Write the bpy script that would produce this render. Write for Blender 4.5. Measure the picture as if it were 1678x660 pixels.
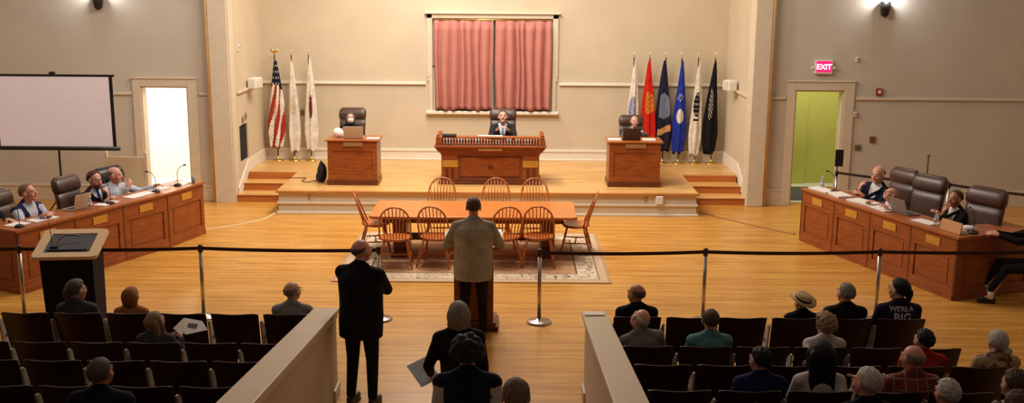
import bpy, math, random
import numpy as np
from math import sin, cos, pi, radians, sqrt
from mathutils import Vector, Matrix, noise
from mathutils.bvhtree import BVHTree
for o in list(bpy.data.objects): bpy.data.objects.remove(o)
random.seed(7)
S = bpy.context.scene
COL = S.collection
# ---------------------------------------------------------------- camera, world, lights, exposure
CAM_H, PITCH, ROLL, FPX = 4.55, 11.7, 0.42, 1740.0
cd = bpy.data.cameras.new('camera'); cam = bpy.data.objects.new('camera', cd); COL.objects.link(cam)
cd.sensor_width = 36.0; cd.lens = FPX / 1678.0 * 36.0; cd.clip_end = 200
cam.matrix_world = Matrix.Translation((0, 0, CAM_H)) @ Matrix.Rotation(radians(90 - PITCH), 4, 'X') @ Matrix.Rotation(radians(ROLL), 4, 'Z')
S.camera = cam
w = bpy.data.worlds.new('world'); S.world = w; w.use_nodes = True
w.node_tree.nodes['Background'].inputs[0].default_value = (1.0, 0.93, 0.85, 1)
w.node_tree.nodes['Background'].inputs[1].default_value = 0.08
S.view_settings.view_transform = 'Standard'; S.view_settings.look = 'None'
S.view_settings.gamma = 1; S.view_settings.use_curve_mapping = False
S.view_settings.exposure = 0.0
def area(name, loc, target, sx, sy, power, color):
    l = bpy.data.lights.new(name, 'AREA'); l.shape = 'RECTANGLE'; l.size = sx; l.size_y = sy; l.energy = power; l.color = color
    o = bpy.data.objects.new(name, l); COL.objects.link(o); o.location = loc
    o.rotation_euler = (Vector(target) - Vector(loc)).to_track_quat('-Z', 'Y').to_euler(); return o
WARM = (1.0, 0.94, 0.85); NEUT = (1.0, 0.97, 0.95)
area('stage_downlight', (-1.8, 21.9, 7.3), (-0.3, 21.9, 0.5), 4.0, 0.9, 310, WARM)
area('front_of_house_light', (-0.9, 16.6, 7.6), (-0.5, 24.0, 1.8), 5.0, 0.8, 370, WARM)
area('well_downlight', (-0.9, 19.4, 7.7), (-0.6, 17.6, 0.0), 3.0, 0.8, 400, WARM)
area('left_ceiling_light', (-8.0, 15.5, 7.6), (-7.6, 17.5, 0.6), 3.0, 3.0, 138, (0.93, 0.97, 1.0))
area('right_ceiling_light', (7.4, 15.0, 7.6), (7.0, 17.0, 0.6), 3.0, 3.0, 58, (0.84, 0.96, 1.0))
area('hall_fill_light', (0, 8.0, 7.7), (0, 9.5, 0), 10.0, 3.0, 34, (0.9, 0.96, 1.0))  # general fill added over the seating, not a known fixture
# ---------------------------------------------------------------- materials
def srgb(r, g, b):
    f = lambda c: (c / 255.0 / 12.92) if c / 255.0 <= 0.04045 else ((c / 255.0 + 0.055) / 1.055) ** 2.4
    return (f(r), f(g), f(b), 1.0)
MATS = {}
def mat(name, rgb, rough=0.5, metal=0.0, var=0.12, scale=6.0, bump=0.0, bscale=80.0, stretch=(1, 1, 1), emit=None, estr=0, spec=0.5, alpha=None, trans=0):
    if name in MATS: return MATS[name]
    m = bpy.data.materials.new(name); m.use_nodes = True; nt = m.node_tree; N = nt.nodes; L = nt.links
    b = N['Principled BSDF']; c = srgb(*rgb)
    b.inputs['Roughness'].default_value = rough; b.inputs['Metallic'].default_value = metal
    b.inputs['Specular IOR Level'].default_value = spec
    tc = N.new('ShaderNodeTexCoord'); mp = N.new('ShaderNodeMapping'); mp.inputs['Scale'].default_value = stretch
    L.new(tc.outputs['Object'], mp.inputs[0])
    nz = N.new('ShaderNodeTexNoise'); nz.inputs['Scale'].default_value = scale; nz.inputs['Detail'].default_value = 4
    L.new(mp.outputs[0], nz.inputs[0])
    cr = N.new('ShaderNodeValToRGB')
    cr.color_ramp.elements[0].position = 0.3; cr.color_ramp.elements[1].position = 0.7
    cr.color_ramp.elements[0].color = tuple(max(0, x * (1 - var)) for x in c[:3]) + (1,)
    cr.color_ramp.elements[1].color = tuple(min(1, x * (1 + var)) for x in c[:3]) + (1,)
    L.new(nz.outputs[0], cr.inputs[0]); L.new(cr.outputs[0], b.inputs['Base Color'])
    if bump:
        n2 = N.new('ShaderNodeTexNoise'); n2.inputs['Scale'].default_value = bscale; n2.inputs['Detail'].default_value = 3
        L.new(mp.outputs[0], n2.inputs[0]); bp = N.new('ShaderNodeBump'); bp.inputs['Strength'].default_value = bump
        bp.inputs['Distance'].default_value = 0.01
        L.new(n2.outputs[0], bp.inputs['Height']); L.new(bp.outputs[0], b.inputs['Normal'])
    if emit: b.inputs['Emission Color'].default_value = srgb(*emit); b.inputs['Emission Strength'].default_value = estr
    if trans: b.inputs['Transmission Weight'].default_value = trans
    MATS[name] = m; return m
def fabric(name, rgb, **k): return mat('fabric_' + name, rgb, rough=0.85, var=0.18, scale=9, bump=0.35, bscale=14, spec=0.2, **k)
def wood_mat(name, c1, c2, rough=0.35, scale=3.0, axis=(1, 12, 12)):
    if name in MATS: return MATS[name]
    m = bpy.data.materials.new(name); m.use_nodes = True; nt = m.node_tree; N = nt.nodes; L = nt.links
    b = N['Principled BSDF']; b.inputs['Roughness'].default_value = rough
    tc = N.new('ShaderNodeTexCoord'); mp = N.new('ShaderNodeMapping'); mp.inputs['Scale'].default_value = axis
    L.new(tc.outputs['Object'], mp.inputs[0])
    nz = N.new('ShaderNodeTexNoise'); nz.inputs['Scale'].default_value = scale; nz.inputs['Detail'].default_value = 6; nz.inputs['Distortion'].default_value = 0.6
    L.new(mp.outputs[0], nz.inputs[0])
    cr = N.new('ShaderNodeValToRGB'); cr.color_ramp.elements[0].position = 0.32; cr.color_ramp.elements[1].position = 0.68
    cr.color_ramp.elements[0].color = srgb(*c1); cr.color_ramp.elements[1].color = srgb(*c2)
    L.new(nz.outputs[0], cr.inputs[0]); L.new(cr.outputs[0], b.inputs['Base Color'])
    bp = N.new('ShaderNodeBump'); bp.inputs['Strength'].default_value = 0.08; L.new(nz.outputs[0], bp.inputs['Height']); L.new(bp.outputs[0], b.inputs['Normal'])
    MATS[name] = m; return m
def floor_mat(name, ca, cb, cc, rough):
    m = bpy.data.materials.new(name); m.use_nodes = True; nt = m.node_tree; N = nt.nodes; L = nt.links
    b = N['Principled BSDF']; b.inputs['Roughness'].default_value = rough
    b.inputs['Coat Weight'].default_value = 0.08; b.inputs['Specular IOR Level'].default_value = 0.35; b.inputs['Coat Roughness'].default_value = 0.12
    tc = N.new('ShaderNodeTexCoord')
    br = N.new('ShaderNodeTexBrick'); br.inputs['Scale'].default_value = 1.0
    br.inputs['Brick Width'].default_value = 1.9; br.inputs['Row Height'].default_value = 0.075
    br.inputs['Mortar Size'].default_value = 0.0016; br.inputs['Mortar Smooth'].default_value = 0.3
    br.inputs['Color1'].default_value = srgb(*ca); br.inputs['Color2'].default_value = srgb(*cb); br.inputs['Mortar'].default_value = srgb(*cc)
    br.offset = 0.37; br.inputs['Bias'].default_value = -0.1
    L.new(tc.outputs['Object'], br.inputs['Vector'])
    mp = N.new('ShaderNodeMapping'); mp.inputs['Scale'].default_value = (0.8, 11, 1); L.new(tc.outputs['Object'], mp.inputs[0])
    nz = N.new('ShaderNodeTexNoise'); nz.inputs['Scale'].default_value = 1.3; nz.inputs['Detail'].default_value = 5; L.new(mp.outputs[0], nz.inputs[0])
    cr = N.new('ShaderNodeValToRGB'); cr.color_ramp.elements[0].position = 0.3; cr.color_ramp.elements[1].position = 0.7
    cr.color_ramp.elements[0].color = (0.72, 0.66, 0.55, 1); cr.color_ramp.elements[1].color = (1.12, 1.12, 1.12, 1)
    L.new(nz.outputs[0], cr.inputs[0])
    mx = N.new('ShaderNodeMix'); mx.data_type = 'RGBA'; mx.blend_type = 'MULTIPLY'; mx.inputs[0].default_value = 1.0
    L.new(br.outputs['Color'], mx.inputs[6]); L.new(cr.outputs[0], mx.inputs[7]); L.new(mx.outputs[2], b.inputs['Base Color'])
    n3 = N.new('ShaderNodeTexNoise'); n3.inputs['Scale'].default_value = 0.7; n3.inputs['Detail'].default_value = 3; L.new(tc.outputs['Object'], n3.inputs[0])
    mr = N.new('ShaderNodeMapRange'); mr.inputs[3].default_value = rough - 0.06; mr.inputs[4].default_value = rough + 0.12
    L.new(n3.outputs[0], mr.inputs[0]); L.new(mr.outputs[0], b.inputs['Roughness'])
    MATS[name] = m; return m
FLOOR = floor_mat('maple_floor', (216, 160, 78), (196, 136, 56), (150, 98, 36), 0.27)
STAGEFLOOR = floor_mat('stage_floor_wood', (228, 182, 116), (212, 162, 92), (165, 116, 60), 0.3)
WALLO = mat('hall_wall_paint', (200, 189, 170), 0.75, var=0.05, scale=1.2, bump=0.05, bscale=40)
WALL = mat('wall_paint', (205, 188, 160), 0.75, var=0.05, scale=1.2, bump=0.05, bscale=40)
TRIM = mat('trim_paint', (214, 198, 172), 0.5, var=0.04)
TRIMW = mat('white_trim_paint', (232, 222, 204), 0.45, var=0.03)
GOLD = mat('ochre_bead_paint', (216, 174, 110), 0.45, var=0.08)
GREEN = mat('green_wall_paint', (196, 196, 104), 0.8, var=0.05, scale=2)
BRIGHTW = mat('white_room_paint', (245, 238, 222), 0.8, var=0.02)
RISER = wood_mat('riser_wood', (176, 98, 42), (196, 116, 54), 0.4)
OAK = wood_mat('cherry_desk_wood', (128, 62, 24), (160, 84, 36), 0.33, 2.5, (1.5, 1.5, 9))
OAKD = wood_mat('dark_desk_wood', (84, 36, 16), (112, 52, 22), 0.35)
OAKT = wood_mat('desk_top_wood', (150, 80, 36), (182, 104, 50), 0.3)
TABLEW = wood_mat('table_wood', (186, 106, 38), (204, 126, 52), 0.25, 2.0, (1, 10, 10))
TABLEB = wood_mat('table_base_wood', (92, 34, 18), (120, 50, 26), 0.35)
CHAIRW = wood_mat('windsor_wood', (170, 88, 34), (200, 112, 50), 0.28, 4)
CHAIRL = wood_mat('windsor_leg_wood', (176, 118, 66), (200, 142, 88), 0.35, 4)
TAN = wood_mat('tan_lectern_wood', (196, 158, 112), (212, 176, 130), 0.4)
SEATW = wood_mat('theatre_seat_plywood', (44, 20, 14), (62, 28, 18), 0.38, 2.0, (2, 2, 8))
STANDARD = mat('pale_standard_paint', (176, 160, 146), 0.5, var=0.15)
LEATHER = mat('brown_leather', (78, 54, 44), 0.38, var=0.2, scale=14, bump=0.1, bscale=60)
LEATHERD = mat('black_leather', (36, 33, 36), 0.36, var=0.2, scale=14, bump=0.1, bscale=60)
BLACKP = mat('black_plastic', (22, 21, 22), 0.45)
CHROME = mat('brushed_steel', (190, 180, 170), 0.28, 1.0, var=0.05)
BRASS = mat('brass', (214, 174, 96), 0.3, 0.9, var=0.08)
BRASSPL = mat('brass_plate', (206, 150, 58), 0.38, 0.15, var=0.08)
BELT = mat('maroon_belt_webbing', (46, 16, 14), 0.7)
PAPER = mat('white_paper', (238, 232, 222), 0.7, var=0.02)
PINKC = mat('mauve_curtain', (188, 122, 110), 0.8, var=.05, scale=3, bump=.1, bscale=40, spec=.2)
BLACKB = mat('black_laminate', (14, 13, 22), 0.75, spec=.15)
SCREENW = mat('screen_fabric_glow', (240, 226, 226), 0.8, var=0.02, emit=(240, 215, 222), estr=0.13)  # faint emission added to brighten the blank fabric, which gives no light itself
SILVER = mat('laptop_aluminium', (196, 176, 152), 0.4, 0.3, var=0.03)
GREYLAP = mat('grey_laptop', (138, 132, 126), 0.4, 0.3)
WHITEP = mat('white_plastic', (228, 222, 212), 0.4, var=0.03)
CLEAR = mat('clear_plastic', (222, 228, 232), 0.12, var=0.02, trans=0.75)
GLASS = mat('window_glass', (190, 180, 160), 0.08, var=0.03, trans=0.5)
# ---------------------------------------------------------------- mesh helpers
def V(*a): return Vector(a)
class MB:
    def __init__(s): s.v = []; s.f = []; s.m = []
    def add(s, vs, fs, mi=0):
        o = len(s.v); s.v += [tuple(p) for p in vs]; s.f += [tuple(i + o for i in f) for f in fs]; s.m += [mi] * len(fs); return s
    def box(s, c, d, R=None, mi=0):
        c = Vector(c); hs = [x / 2 for x in d]; vs = []
        for x in (-1, 1):
            for y in (-1, 1):
                for z in (-1, 1):
                    p = Vector((x * hs[0], y * hs[1], z * hs[2]))
                    vs.append(c + (R @ p if R else p))
        return s.add(vs, [(0, 1, 3, 2), (4, 6, 7, 5), (0, 4, 5, 1), (2, 3, 7, 6), (0, 2, 6, 4), (1, 5, 7, 3)], mi)
    def b2(s, x0, x1, y0, y1, z0, z1, mi=0): return s.box(((x0 + x1) / 2, (y0 + y1) / 2, (z0 + z1) / 2), (x1 - x0, y1 - y0, z1 - z0), None, mi)
    def prism(s, pts, z0, z1, mi=0):
        n = len(pts)
        ar = sum(pts[i][0] * pts[(i + 1) % n][1] - pts[(i + 1) % n][0] * pts[i][1] for i in range(n))
        if ar < 0: pts = pts[::-1]
        vs = [(p[0], p[1], z0) for p in pts] + [(p[0], p[1], z1) for p in pts]
        return s.add(vs, [tuple(range(n))[::-1], tuple(range(n, 2 * n))] + [(i, (i + 1) % n, n + (i + 1) % n, n + i) for i in range(n)], mi)
    def loft(s, rings, cap=True, mi=0):
        n = len(rings[0]); vs = [p for r in rings for p in r]; fs = []
        for k in range(len(rings) - 1):
            for i in range(n):
                j = (i + 1) % n; fs.append((k * n + i, k * n + j, (k + 1) * n + j, (k + 1) * n + i))
        if cap: fs.append(tuple(range(n))[::-1]); fs.append(tuple(range((len(rings) - 1) * n, len(rings) * n)))
        return s.add(vs, fs, mi)
    def tube(s, pts, r, n=10, mi=0, closed=False):
        pts = [Vector(p) for p in pts]; k = len(pts)
        rr = r if isinstance(r, (list, tuple)) else [r] * k
        rings = []; up = None
        for i, p in enumerate(pts):
            if closed: t = pts[(i + 1) % k] - pts[i - 1]
            else: t = pts[min(i + 1, k - 1)] - pts[max(i - 1, 0)]
            t.normalize()
            if up is None: up = Vector((0, 0, 1)) if abs(t.z) < 0.9 else Vector((0, 1, 0))
            a = t.cross(up); 
            if a.length < 1e-5: a = t.cross(Vector((1, 0, 0)))
            a.normalize(); b = a.cross(t); b.normalize(); up = b
            rings.append([p + (a * cos(2 * pi * q / n) + b * sin(2 * pi * q / n)) * rr[i] for q in range(n)])
        if closed:
            nn = len(rings); vs = [p for r_ in rings for p in r_]
            return s.add(vs, [(a * n + i, a * n + (i + 1) % n, ((a + 1) % nn) * n + (i + 1) % n, ((a + 1) % nn) * n + i) for a in range(nn) for i in range(n)], mi)
        return s.loft(rings, True, mi)
    def lathe(s, prof, c=(0, 0, 0), n=20, mi=0):
        return s.loft([[(c[0] + r * cos(2 * pi * q / n), c[1] + r * sin(2 * pi * q / n), c[2] + z) for q in range(n)] for r, z in prof], True, mi)
    def ell(s, c, r, R=None, nu=14, nv=10, mi=0):
        c = Vector(c); vs = []; r = r if isinstance(r, (list, tuple)) else (r, r, r)
        def pt(x, y, z):
            p = Vector((x * r[0], y * r[1], z * r[2])); return c + (R @ p if R else p)
        vs.append(pt(0, 0, -1))
        for j in range(1, nv):
            a = -pi / 2 + pi * j / nv
            for i in range(nu): b = 2 * pi * i / nu; vs.append(pt(cos(a) * cos(b), cos(a) * sin(b), sin(a)))
        vs.append(pt(0, 0, 1)); fs = []
        for i in range(nu): fs.append((0, 1 + (i + 1) % nu, 1 + i))
        for j in range(nv - 2):
            for i in range(nu):
                a = 1 + j * nu; fs.append((a + i, a + (i + 1) % nu, a + nu + (i + 1) % nu, a + nu + i))
        a = 1 + (nv - 2) * nu
        for i in range(nu): fs.append((a + i, a + (i + 1) % nu, len(vs) - 1))
        return s.add(vs, fs, mi)
    def cap(s, p0, p1, r0, r1, n=12):
        s.tube([p0, p1], [r0, r1], n); s.ell(p0, r0, None, n, 8); s.ell(p1, r1, None, n, 8); return s
    def mesh(s, name='m'):
        me = bpy.data.meshes.new(name); me.from_pydata(s.v, [], s.f)
        if any(s.m): me.polygons.foreach_set('material_index', s.m)
        me.update(); return me
    def build(s, name, m, parent=None, smooth=False, bevel=0, loc=None):
        return link(name, s.mesh(name), m, parent, smooth, bevel, loc)
def link(name, me, m, parent=None, smooth=False, bevel=0, loc=None):
    o = bpy.data.objects.new(name, me); COL.objects.link(o)
    for k in (m if isinstance(m, (list, tuple)) else [m]): me.materials.append(k)
    if smooth: me.polygons.foreach_set('use_smooth', [True] * len(me.polygons)); me.update()
    if parent: o.parent = parent
    if loc: o.location = loc
    if bevel:
        b = o.modifiers.new('bevel', 'BEVEL'); b.width = bevel; b.segments = 2; b.limit_method = 'ANGLE'; b.angle_limit = radians(40)
    return o
def tag(o, label, cat, group=None, kind=None):
    o['label'] = label; o['category'] = cat
    if group: o['group'] = group
    if kind: o['kind'] = kind
    return o
def thing(name, label, cat, loc=(0, 0, 0), rz=0, group=None):
    o = bpy.data.objects.new(name, None); COL.objects.link(o); o.empty_display_size = 0.1
    o.location = loc; o.rotation_euler = (0, 0, radians(rz)); return tag(o, label, cat, group)
def copy_tree(o, parent=None):
    c = o.copy(); COL.objects.link(c)
    if parent: c.parent = parent
    for ch in list(o.children): copy_tree(ch, c)
    return c
def place(proto, first, loc, rz, label, group=None, sc=1.0):
    o = proto if first else copy_tree(proto)
    o.location = loc; o.rotation_euler = (0, 0, radians(rz)); o.scale = (sc, sc, sc); o['label'] = label
    if group: o['group'] = group
    return o
def struct(o): o['kind'] = 'structure'; return o
def curve_pts(ps, n=24):
    ps = [Vector(p) for p in ps]; out = []
    k = len(ps)
    for i in range(k - 1):
        p0, p1, p2, p3 = ps[max(i - 1, 0)], ps[i], ps[i + 1], ps[min(i + 2, k - 1)]
        for q in range(n):
            t = q / n
            out.append(0.5 * ((2 * p1) + (p2 - p0) * t + (2 * p0 - 5 * p1 + 4 * p2 - p3) * t * t + (3 * p1 - p0 - 3 * p2 + p3) * t ** 3))
    out.append(ps[-1]); return out
def text_mesh(body, size, depth=0.004):
    c = bpy.data.curves.new('t', 'FONT'); c.body = body; c.size = size; c.extrude = depth; c.align_x = 'CENTER'; c.align_y = 'CENTER'; c.offset = size * 0.018
    o = bpy.data.objects.new('t', c); COL.objects.link(o); bpy.context.view_layer.update()
    me = bpy.data.meshes.new_from_object(o.evaluated_get(bpy.context.evaluated_depsgraph_get()))
    bpy.data.objects.remove(o); return me
TMPV = None
def remesh(mb, voxel, smooth_it=4, fac=0.5):
    me = mb.mesh('tmp'); o = bpy.data.objects.new('tmp', me)
    COL.objects.link(o)
    r = o.modifiers.new('r', 'REMESH'); r.mode = 'VOXEL'; r.voxel_size = voxel
    sm = o.modifiers.new('s', 'SMOOTH'); sm.iterations = smooth_it; sm.factor = fac
    dg = bpy.context.evaluated_depsgraph_get(); dg.update()
    out = bpy.data.meshes.new_from_object(o.evaluated_get(dg))
    bpy.data.objects.remove(o); bpy.data.meshes.remove(me); out.materials.clear(); return out
# ---------------------------------------------------------------- the setting
YF, YB, ZS = 21.8, 24.46, 0.47          # front wall, back wall of the stage, stage height
ZC = 8.0
XL0, XL1, XR0, XR1 = -6.21, -5.76, 4.90, 5.27
struct(MB().b2(-12, 12, -2, YB + 3.2, -0.2, 0).build('floor', FLOOR))
# raked seating steps (left block, right block) and the sloping centre aisle
for (x0, x1) in ((-5.72, -2.1), (1.0, 4.8)):
    m = MB()
    for (ya, z) in ((9.72, 0.18), (8.7, 0.32), (7.72, 0.46), (6.75, 0.60), (5.8, 0.74)): m.b2(x0, x1, 3.0, ya, 0.0, z)
    struct(m.build('floor', FLOOR))
struct(MB().add([(-1.98, 10.3, 0.002), (0.86, 10.3, 0.002), (0.86, 3.0, 1.17), (-1.98, 3.0, 1.17), (-1.98, 10.3, -.1), (0.86, 10.3, -.1), (0.86, 3.0, -.1), (-1.98, 3.0, -.1)],
                [(0, 1, 2, 3), (4, 7, 6, 5), (0, 4, 5, 1), (2, 6, 7, 3), (1, 5, 6, 2), (0, 3, 7, 4)]).build('floor', FLOOR))
# front walls with door openings
DL = (-7.64, -6.68, 2.39); DR = (5.80, 6.80, 2.41)
def wall_front(name, x0, x1, d):
    m = MB(); m.b2(x0, d[0], YF, YF + 0.25, 0, ZC); m.b2(d[1], x1, YF, YF + 0.25, 0, ZC); m.b2(d[0], d[1], YF, YF + 0.25, d[2], ZC)
    return struct(m.build(name, WALLO))
wall_front('wall_front_left', -12, XL1, DL); wall_front('wall_front_right', XR0 - 0.02, 12, DR)
struct(MB().b2(-12.2, -12, -2, YF + 0.25, 0, ZC).build('wall_left', WALL)); struct(MB().b2(12, 12.2, -2, YF + 0.25, 0, ZC).build('wall_right', WALL))
struct(MB().b2(-12.2, 12.2, -2, YB + 3.4, ZC, ZC + 0.2).build('ceiling', WALL))
# stage recess; the back wall has a window opening
WX0, WX1, WZ0, WZ1 = -1.84, 0.90, 1.62, 3.72
m = MB(); m.b2(-6.0, WX0, YB, YB + 0.25, 0, ZC); m.b2(WX1, 5.1, YB, YB + 0.25, 0, ZC); m.b2(WX0, WX1, YB, YB + 0.25, 0, WZ0); m.b2(WX0, WX1, YB, YB + 0.25, WZ1, ZC)
struct(m.build('wall_back', WALL))
# recess side walls; the left one has a narrow dark doorway
m = MB(); xs = (-6.01, XL1 + .02)
m.b2(*xs, YF + .25, 22.15, 0, ZC); m.b2(*xs, 22.85, YB, 0, ZC); m.b2(*xs, 22.15, 22.85, 1.53, ZC); m.b2(*xs, 22.15, 22.85, 0, 0.76)
struct(m.build('wall_stage_left', WALL))
struct(MB().b2(XR0, XR0 + 0.2, YF + .25, YB, 0, ZC).build('wall_stage_right', WALL))
struct(MB().b2(-6.35, XL1 - .01, 22.152, 22.848, 0.762, 1.528).build('doorway_shade_block', mat('recess_shade', (20, 17, 16), 0.9)))  # solid block filling the doorway, its dark colour stands in for the shade inside
# rooms beyond the two doors
m = MB(); m.b2(-9.0, -6.05, 24.3, 24.4, 0, 3.2); m.b2(-9.1, -9.0, YF + .25, 24.4, 0, 3.2); m.b2(-9.0, -6.35, YF + .25, 24.4, 3.2, 3.3)
struct(m.build('wall_side_room_left', BRIGHTW))
m = MB(); m.b2(5.15, 8.6, 24.3, 24.4, 0, 3.2); m.b2(8.5, 8.6, YF + .25, 24.3, 0, 3.2); m.b2(5.15, 8.6, YF + .25, 24.4, 3.2, 3.3); m.b2(5.12, 5.2, YF + .25, 24.3, 0, 3.2)
struct(m.build('wall_side_room_right', GREEN))
struct(MB().b2(5.2, 8.5, YF + .25, 24.3, 0.002, 0.012).build('floor', BRIGHTW)); struct(MB().b2(-9, -6.35, YF + .25, 24.3, 0.002, 0.012).build('floor', BRIGHTW))
area('left_room_lamp', (-7.6, 23.1, 3.1), (-7.4, 23.9, 0), 1.4, 1.0, 110, (1, 0.97, 0.95))
area('right_room_lamp', (6.8, 23.0, 3.1), (6.6, 23.9, 0), 1.4, 1.0, 38, (1, 0.92, 0.75))
# door casings
def casing(name, d, wd=0.16):
    m = MB()
    m.b2(d[0] - wd, d[0], YF - 0.04, YF, 0, d[2] + wd); m.b2(d[1], d[1] + wd + .04, YF - 0.04, YF, 0, d[2] + wd); m.b2(d[0], d[1], YF - 0.04, YF, d[2], d[2] + wd)
    m.b2(d[0] - wd - .02, d[1] + wd + .06, YF - 0.06, YF, d[2] + wd, d[2] + wd + 0.03)
    m.b2(d[0], d[0] + 0.03, YF, YF + .25, 0, d[2]); m.b2(d[1] - 0.03, d[1], YF, YF + .25, 0, d[2]); m.b2(d[0] + .03, d[1] - .03, YF, YF + .25, d[2] - 0.03, d[2])
    return struct(m.build(name, TRIM, bevel=0.008))
casing('door_1', DL); casing('door_2', (DR[0], DR[1], DR[2]), 0.17)
# open green door leaf with lever, seen through the right doorway
m = MB().box((0.45, 0, 1.02), (0.88, 0.04, 2.03)); dr = m.build('door_4', GREEN, loc=(5.86, 24.22, 0.01), bevel=.004); struct(dr)
MB().tube([(0.1, -0.03, 1.0), (0.1, -0.07, 1.0), (0.2, -0.08, 1.0)], 0.012).build('door_handle', BRASS, dr, True)
# baseboards and rails
m = MB()
for a, b, y in ((-12, DL[0] - .16, YF), (DL[1] + .2, XL0, YF)): m.b2(a, b, y - 0.03, y, 0, 0.3); m.b2(a, b, y - 0.045, y, 0.3, 0.34)
struct(m.build('baseboard_front_left', TRIM, bevel=.005))
m = MB()
for a, b in ((XR1 + .02, DR[0] - .17), (DR[1] + .21, 12)): m.b2(a, b, YF - 0.03, YF, 0, 0.3); m.b2(a, b, YF - 0.045, YF, 0.3, 0.34)
struct(m.build('baseboard_front_right', TRIM, bevel=.005))
m = MB(); m.b2(-5.8, XR0, YB - 0.03, YB, ZS, ZS + 0.2); m.b2(-5.8, XR0, YB - 0.05, YB, ZS + 0.2, ZS + 0.26); m.b2(-5.8, XR0, YB - .05, YB, ZS, ZS + .03)
struct(m.build('baseboard_back', TRIMW, bevel=.006))
for nm, x0, x1 in (('left', XL1 + .02, XL1 + .05), ('right', XR0 - 0.03, XR0)):
    m = MB(); m.b2(x0, x1, 22.72, YB - .05, ZS, ZS + 0.26)
    xa = x0; vs = [(xa, 21.84, 0.02), (xa, 22.72, 0.47), (xa, 22.72, 0.73), (xa, 21.84, 0.28)]; vs += [(x1, y, z) for _, y, z in vs]
    m.add(vs, [(0, 1, 2, 3), (7, 6, 5, 4), (0, 4, 5, 1), (1, 5, 6, 2), (2, 6, 7, 3), (3, 7, 4, 0)])
    struct(m.build('baseboard_stage_' + nm, TRIMW, bevel=.004))
def rail(name, segs, mt):
    m = MB()
    for x0, x1, y0, y1 in segs: m.b2(x0, x1, y0, y1, 2.215, 2.275)
    return struct(m.build(name, mt, bevel=.012))
rail('trim_1', [(-5.8, -2.0, YB - 0.06, YB), (1.06, 4.9, YB - 0.06, YB)], TRIMW)
rail('trim_2', [(XL1 + .02, XL1 + .07, YF + .25, YB - .06)], TRIM); rail('trim_3', [(XR0 - .05, XR0, YF + .25, YB - .06)], TRIM)
rail('trim_4', [(-12, DL[0] - .18, YF - 0.04, YF), (DL[1] + .24, XL0, YF - .04, YF)], TRIM)
rail('trim_5', [(XR1 + .02, DR[0] - .19, YF - .04, YF), (DR[1] + .25, 12, YF - .04, YF)], TRIM)
# proscenium pilasters with ochre beads
m = MB(); m.b2(XL0, XL1, YF - 0.14, YF, 0, ZC); m.b2(XL0 + .06, XL1 - .01, YF - 0.19, YF - .14, 0, ZC); m.b2(XL1, XL1 + 0.015, YF - .14, YF + 0.25, 0, ZC)
p = struct(m.build('trim_6', TRIM, bevel=.012)); MB().tube([(XL0 + 0.03, YF - 0.15, 0), (XL0 + 0.03, YF - .15, ZC)], 0.035).build('bead', GOLD, p, True)
m = MB(); m.b2(XR0, XR1, YF - 0.14, YF, 0, ZC); m.b2(XR0 - 0.03, XR1 - .06, YF - 0.19, YF - .14, 0, ZC); m.b2(XR0 - .04, XR0, YF - .14, YF + 0.25, 0, ZC)
p = struct(m.build('trim_7', TRIM, bevel=.012)); MB().tube([(XR1 - 0.03, YF - 0.15, 0), (XR1 - 0.03, YF - .15, ZC)], 0.035).build('bead', GOLD, p, True)
# stage platform: deck, front face with mouldings, stairs
SX0, SX1, SY = -4.66, 3.69, 20.6
deck = MB(); deck.b2(SX0, SX1, SY, 22.72, ZS - 0.04, ZS); deck.b2(-5.76, 4.9, 22.72, YB, ZS - .04, ZS)
d = struct(deck.build('floor', STAGEFLOOR))
m = MB(); m.b2(SX0 + .03, SX1 - .03, SY + 0.04, 22.72, 0, ZS - .04); struct(m.build('wall_stage_front', TRIM))
m = MB(); m.b2(SX0, SX1, SY + 0.01, SY + .04, 0.20, 0.25); m.b2(SX0 - .01, SX1 + .01, SY, SY + .04, 0.0, 0.045); m.b2(SX0 - .01, SX0 + .03, SY + .04, 21.7, 0, .045); m.b2(SX1 - .03, SX1 + .01, SY + .04, 21.7, 0, .045)
struct(m.build('trim_8', TRIMW, bevel=.008))
struct(MB().b2(SX0 - .02, SX1 + .02, SY - .02, SY + .01, ZS - .045, ZS - .002).build('trim_9', wood_mat('stage_nosing', (180, 112, 54), (204, 138, 74)), bevel=.006))
for nm, x0, x1 in (('a', XL1 + .02, SX0), ('b', SX1, 4.87)):
    st = MB(); tr = MB(); h = ZS / 3
    for k, y in enumerate((21.74, 22.22, 22.70)):
        st.b2(x0, x1, y, 22.715 + (0.05 if k == 2 else 0), k * h, (k + 1) * h - 0.02)
        if k < 2: tr.b2(x0, x1, y - 0.02, 22.70, (k + 1) * h - .02, (k + 1) * h)
    s_ = struct(st.build('floor', RISER)); tr.build('tread', STAGEFLOOR, s_, bevel=.004)
# window in the back wall: eared casing, sill, glass
m = MB(); Yc = YB - 0.05
m.b2(WX0 - .13, WX0 - .0, Yc, YB, 2.40, WZ1 + .1); m.b2(WX0 - .09, WX0, Yc, YB, WZ0, 2.40); m.b2(WX0 - .12, WX0 - .09, Yc, YB, 2.30, 2.40)
m.b2(WX1, WX1 + .13, Yc, YB, 2.40, WZ1 + .1); m.b2(WX1, WX1 + .09, Yc, YB, WZ0, 2.40); m.b2(WX1 + .09, WX1 + .12, Yc, YB, 2.30, 2.40)
m.b2(WX0 - .13, WX1 + .13, Yc, YB, WZ1, WZ1 + .1); m.b2(WX0 - .17, WX1 + .17, Yc - .05, YB, WZ1 + .1, WZ1 + .14)
wn = struct(m.build('window_1', TRIM, bevel=.01))
MB().b2(WX0 - .15, WX1 + .15, YB - .13, YB, WZ0 - .07, WZ0).build('window_sill', TRIMW, wn, bevel=.01)
MB().b2(WX0, WX1, YB + .12, YB + .13, WZ0, WZ1).build('window_pane', GLASS, wn)
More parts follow.
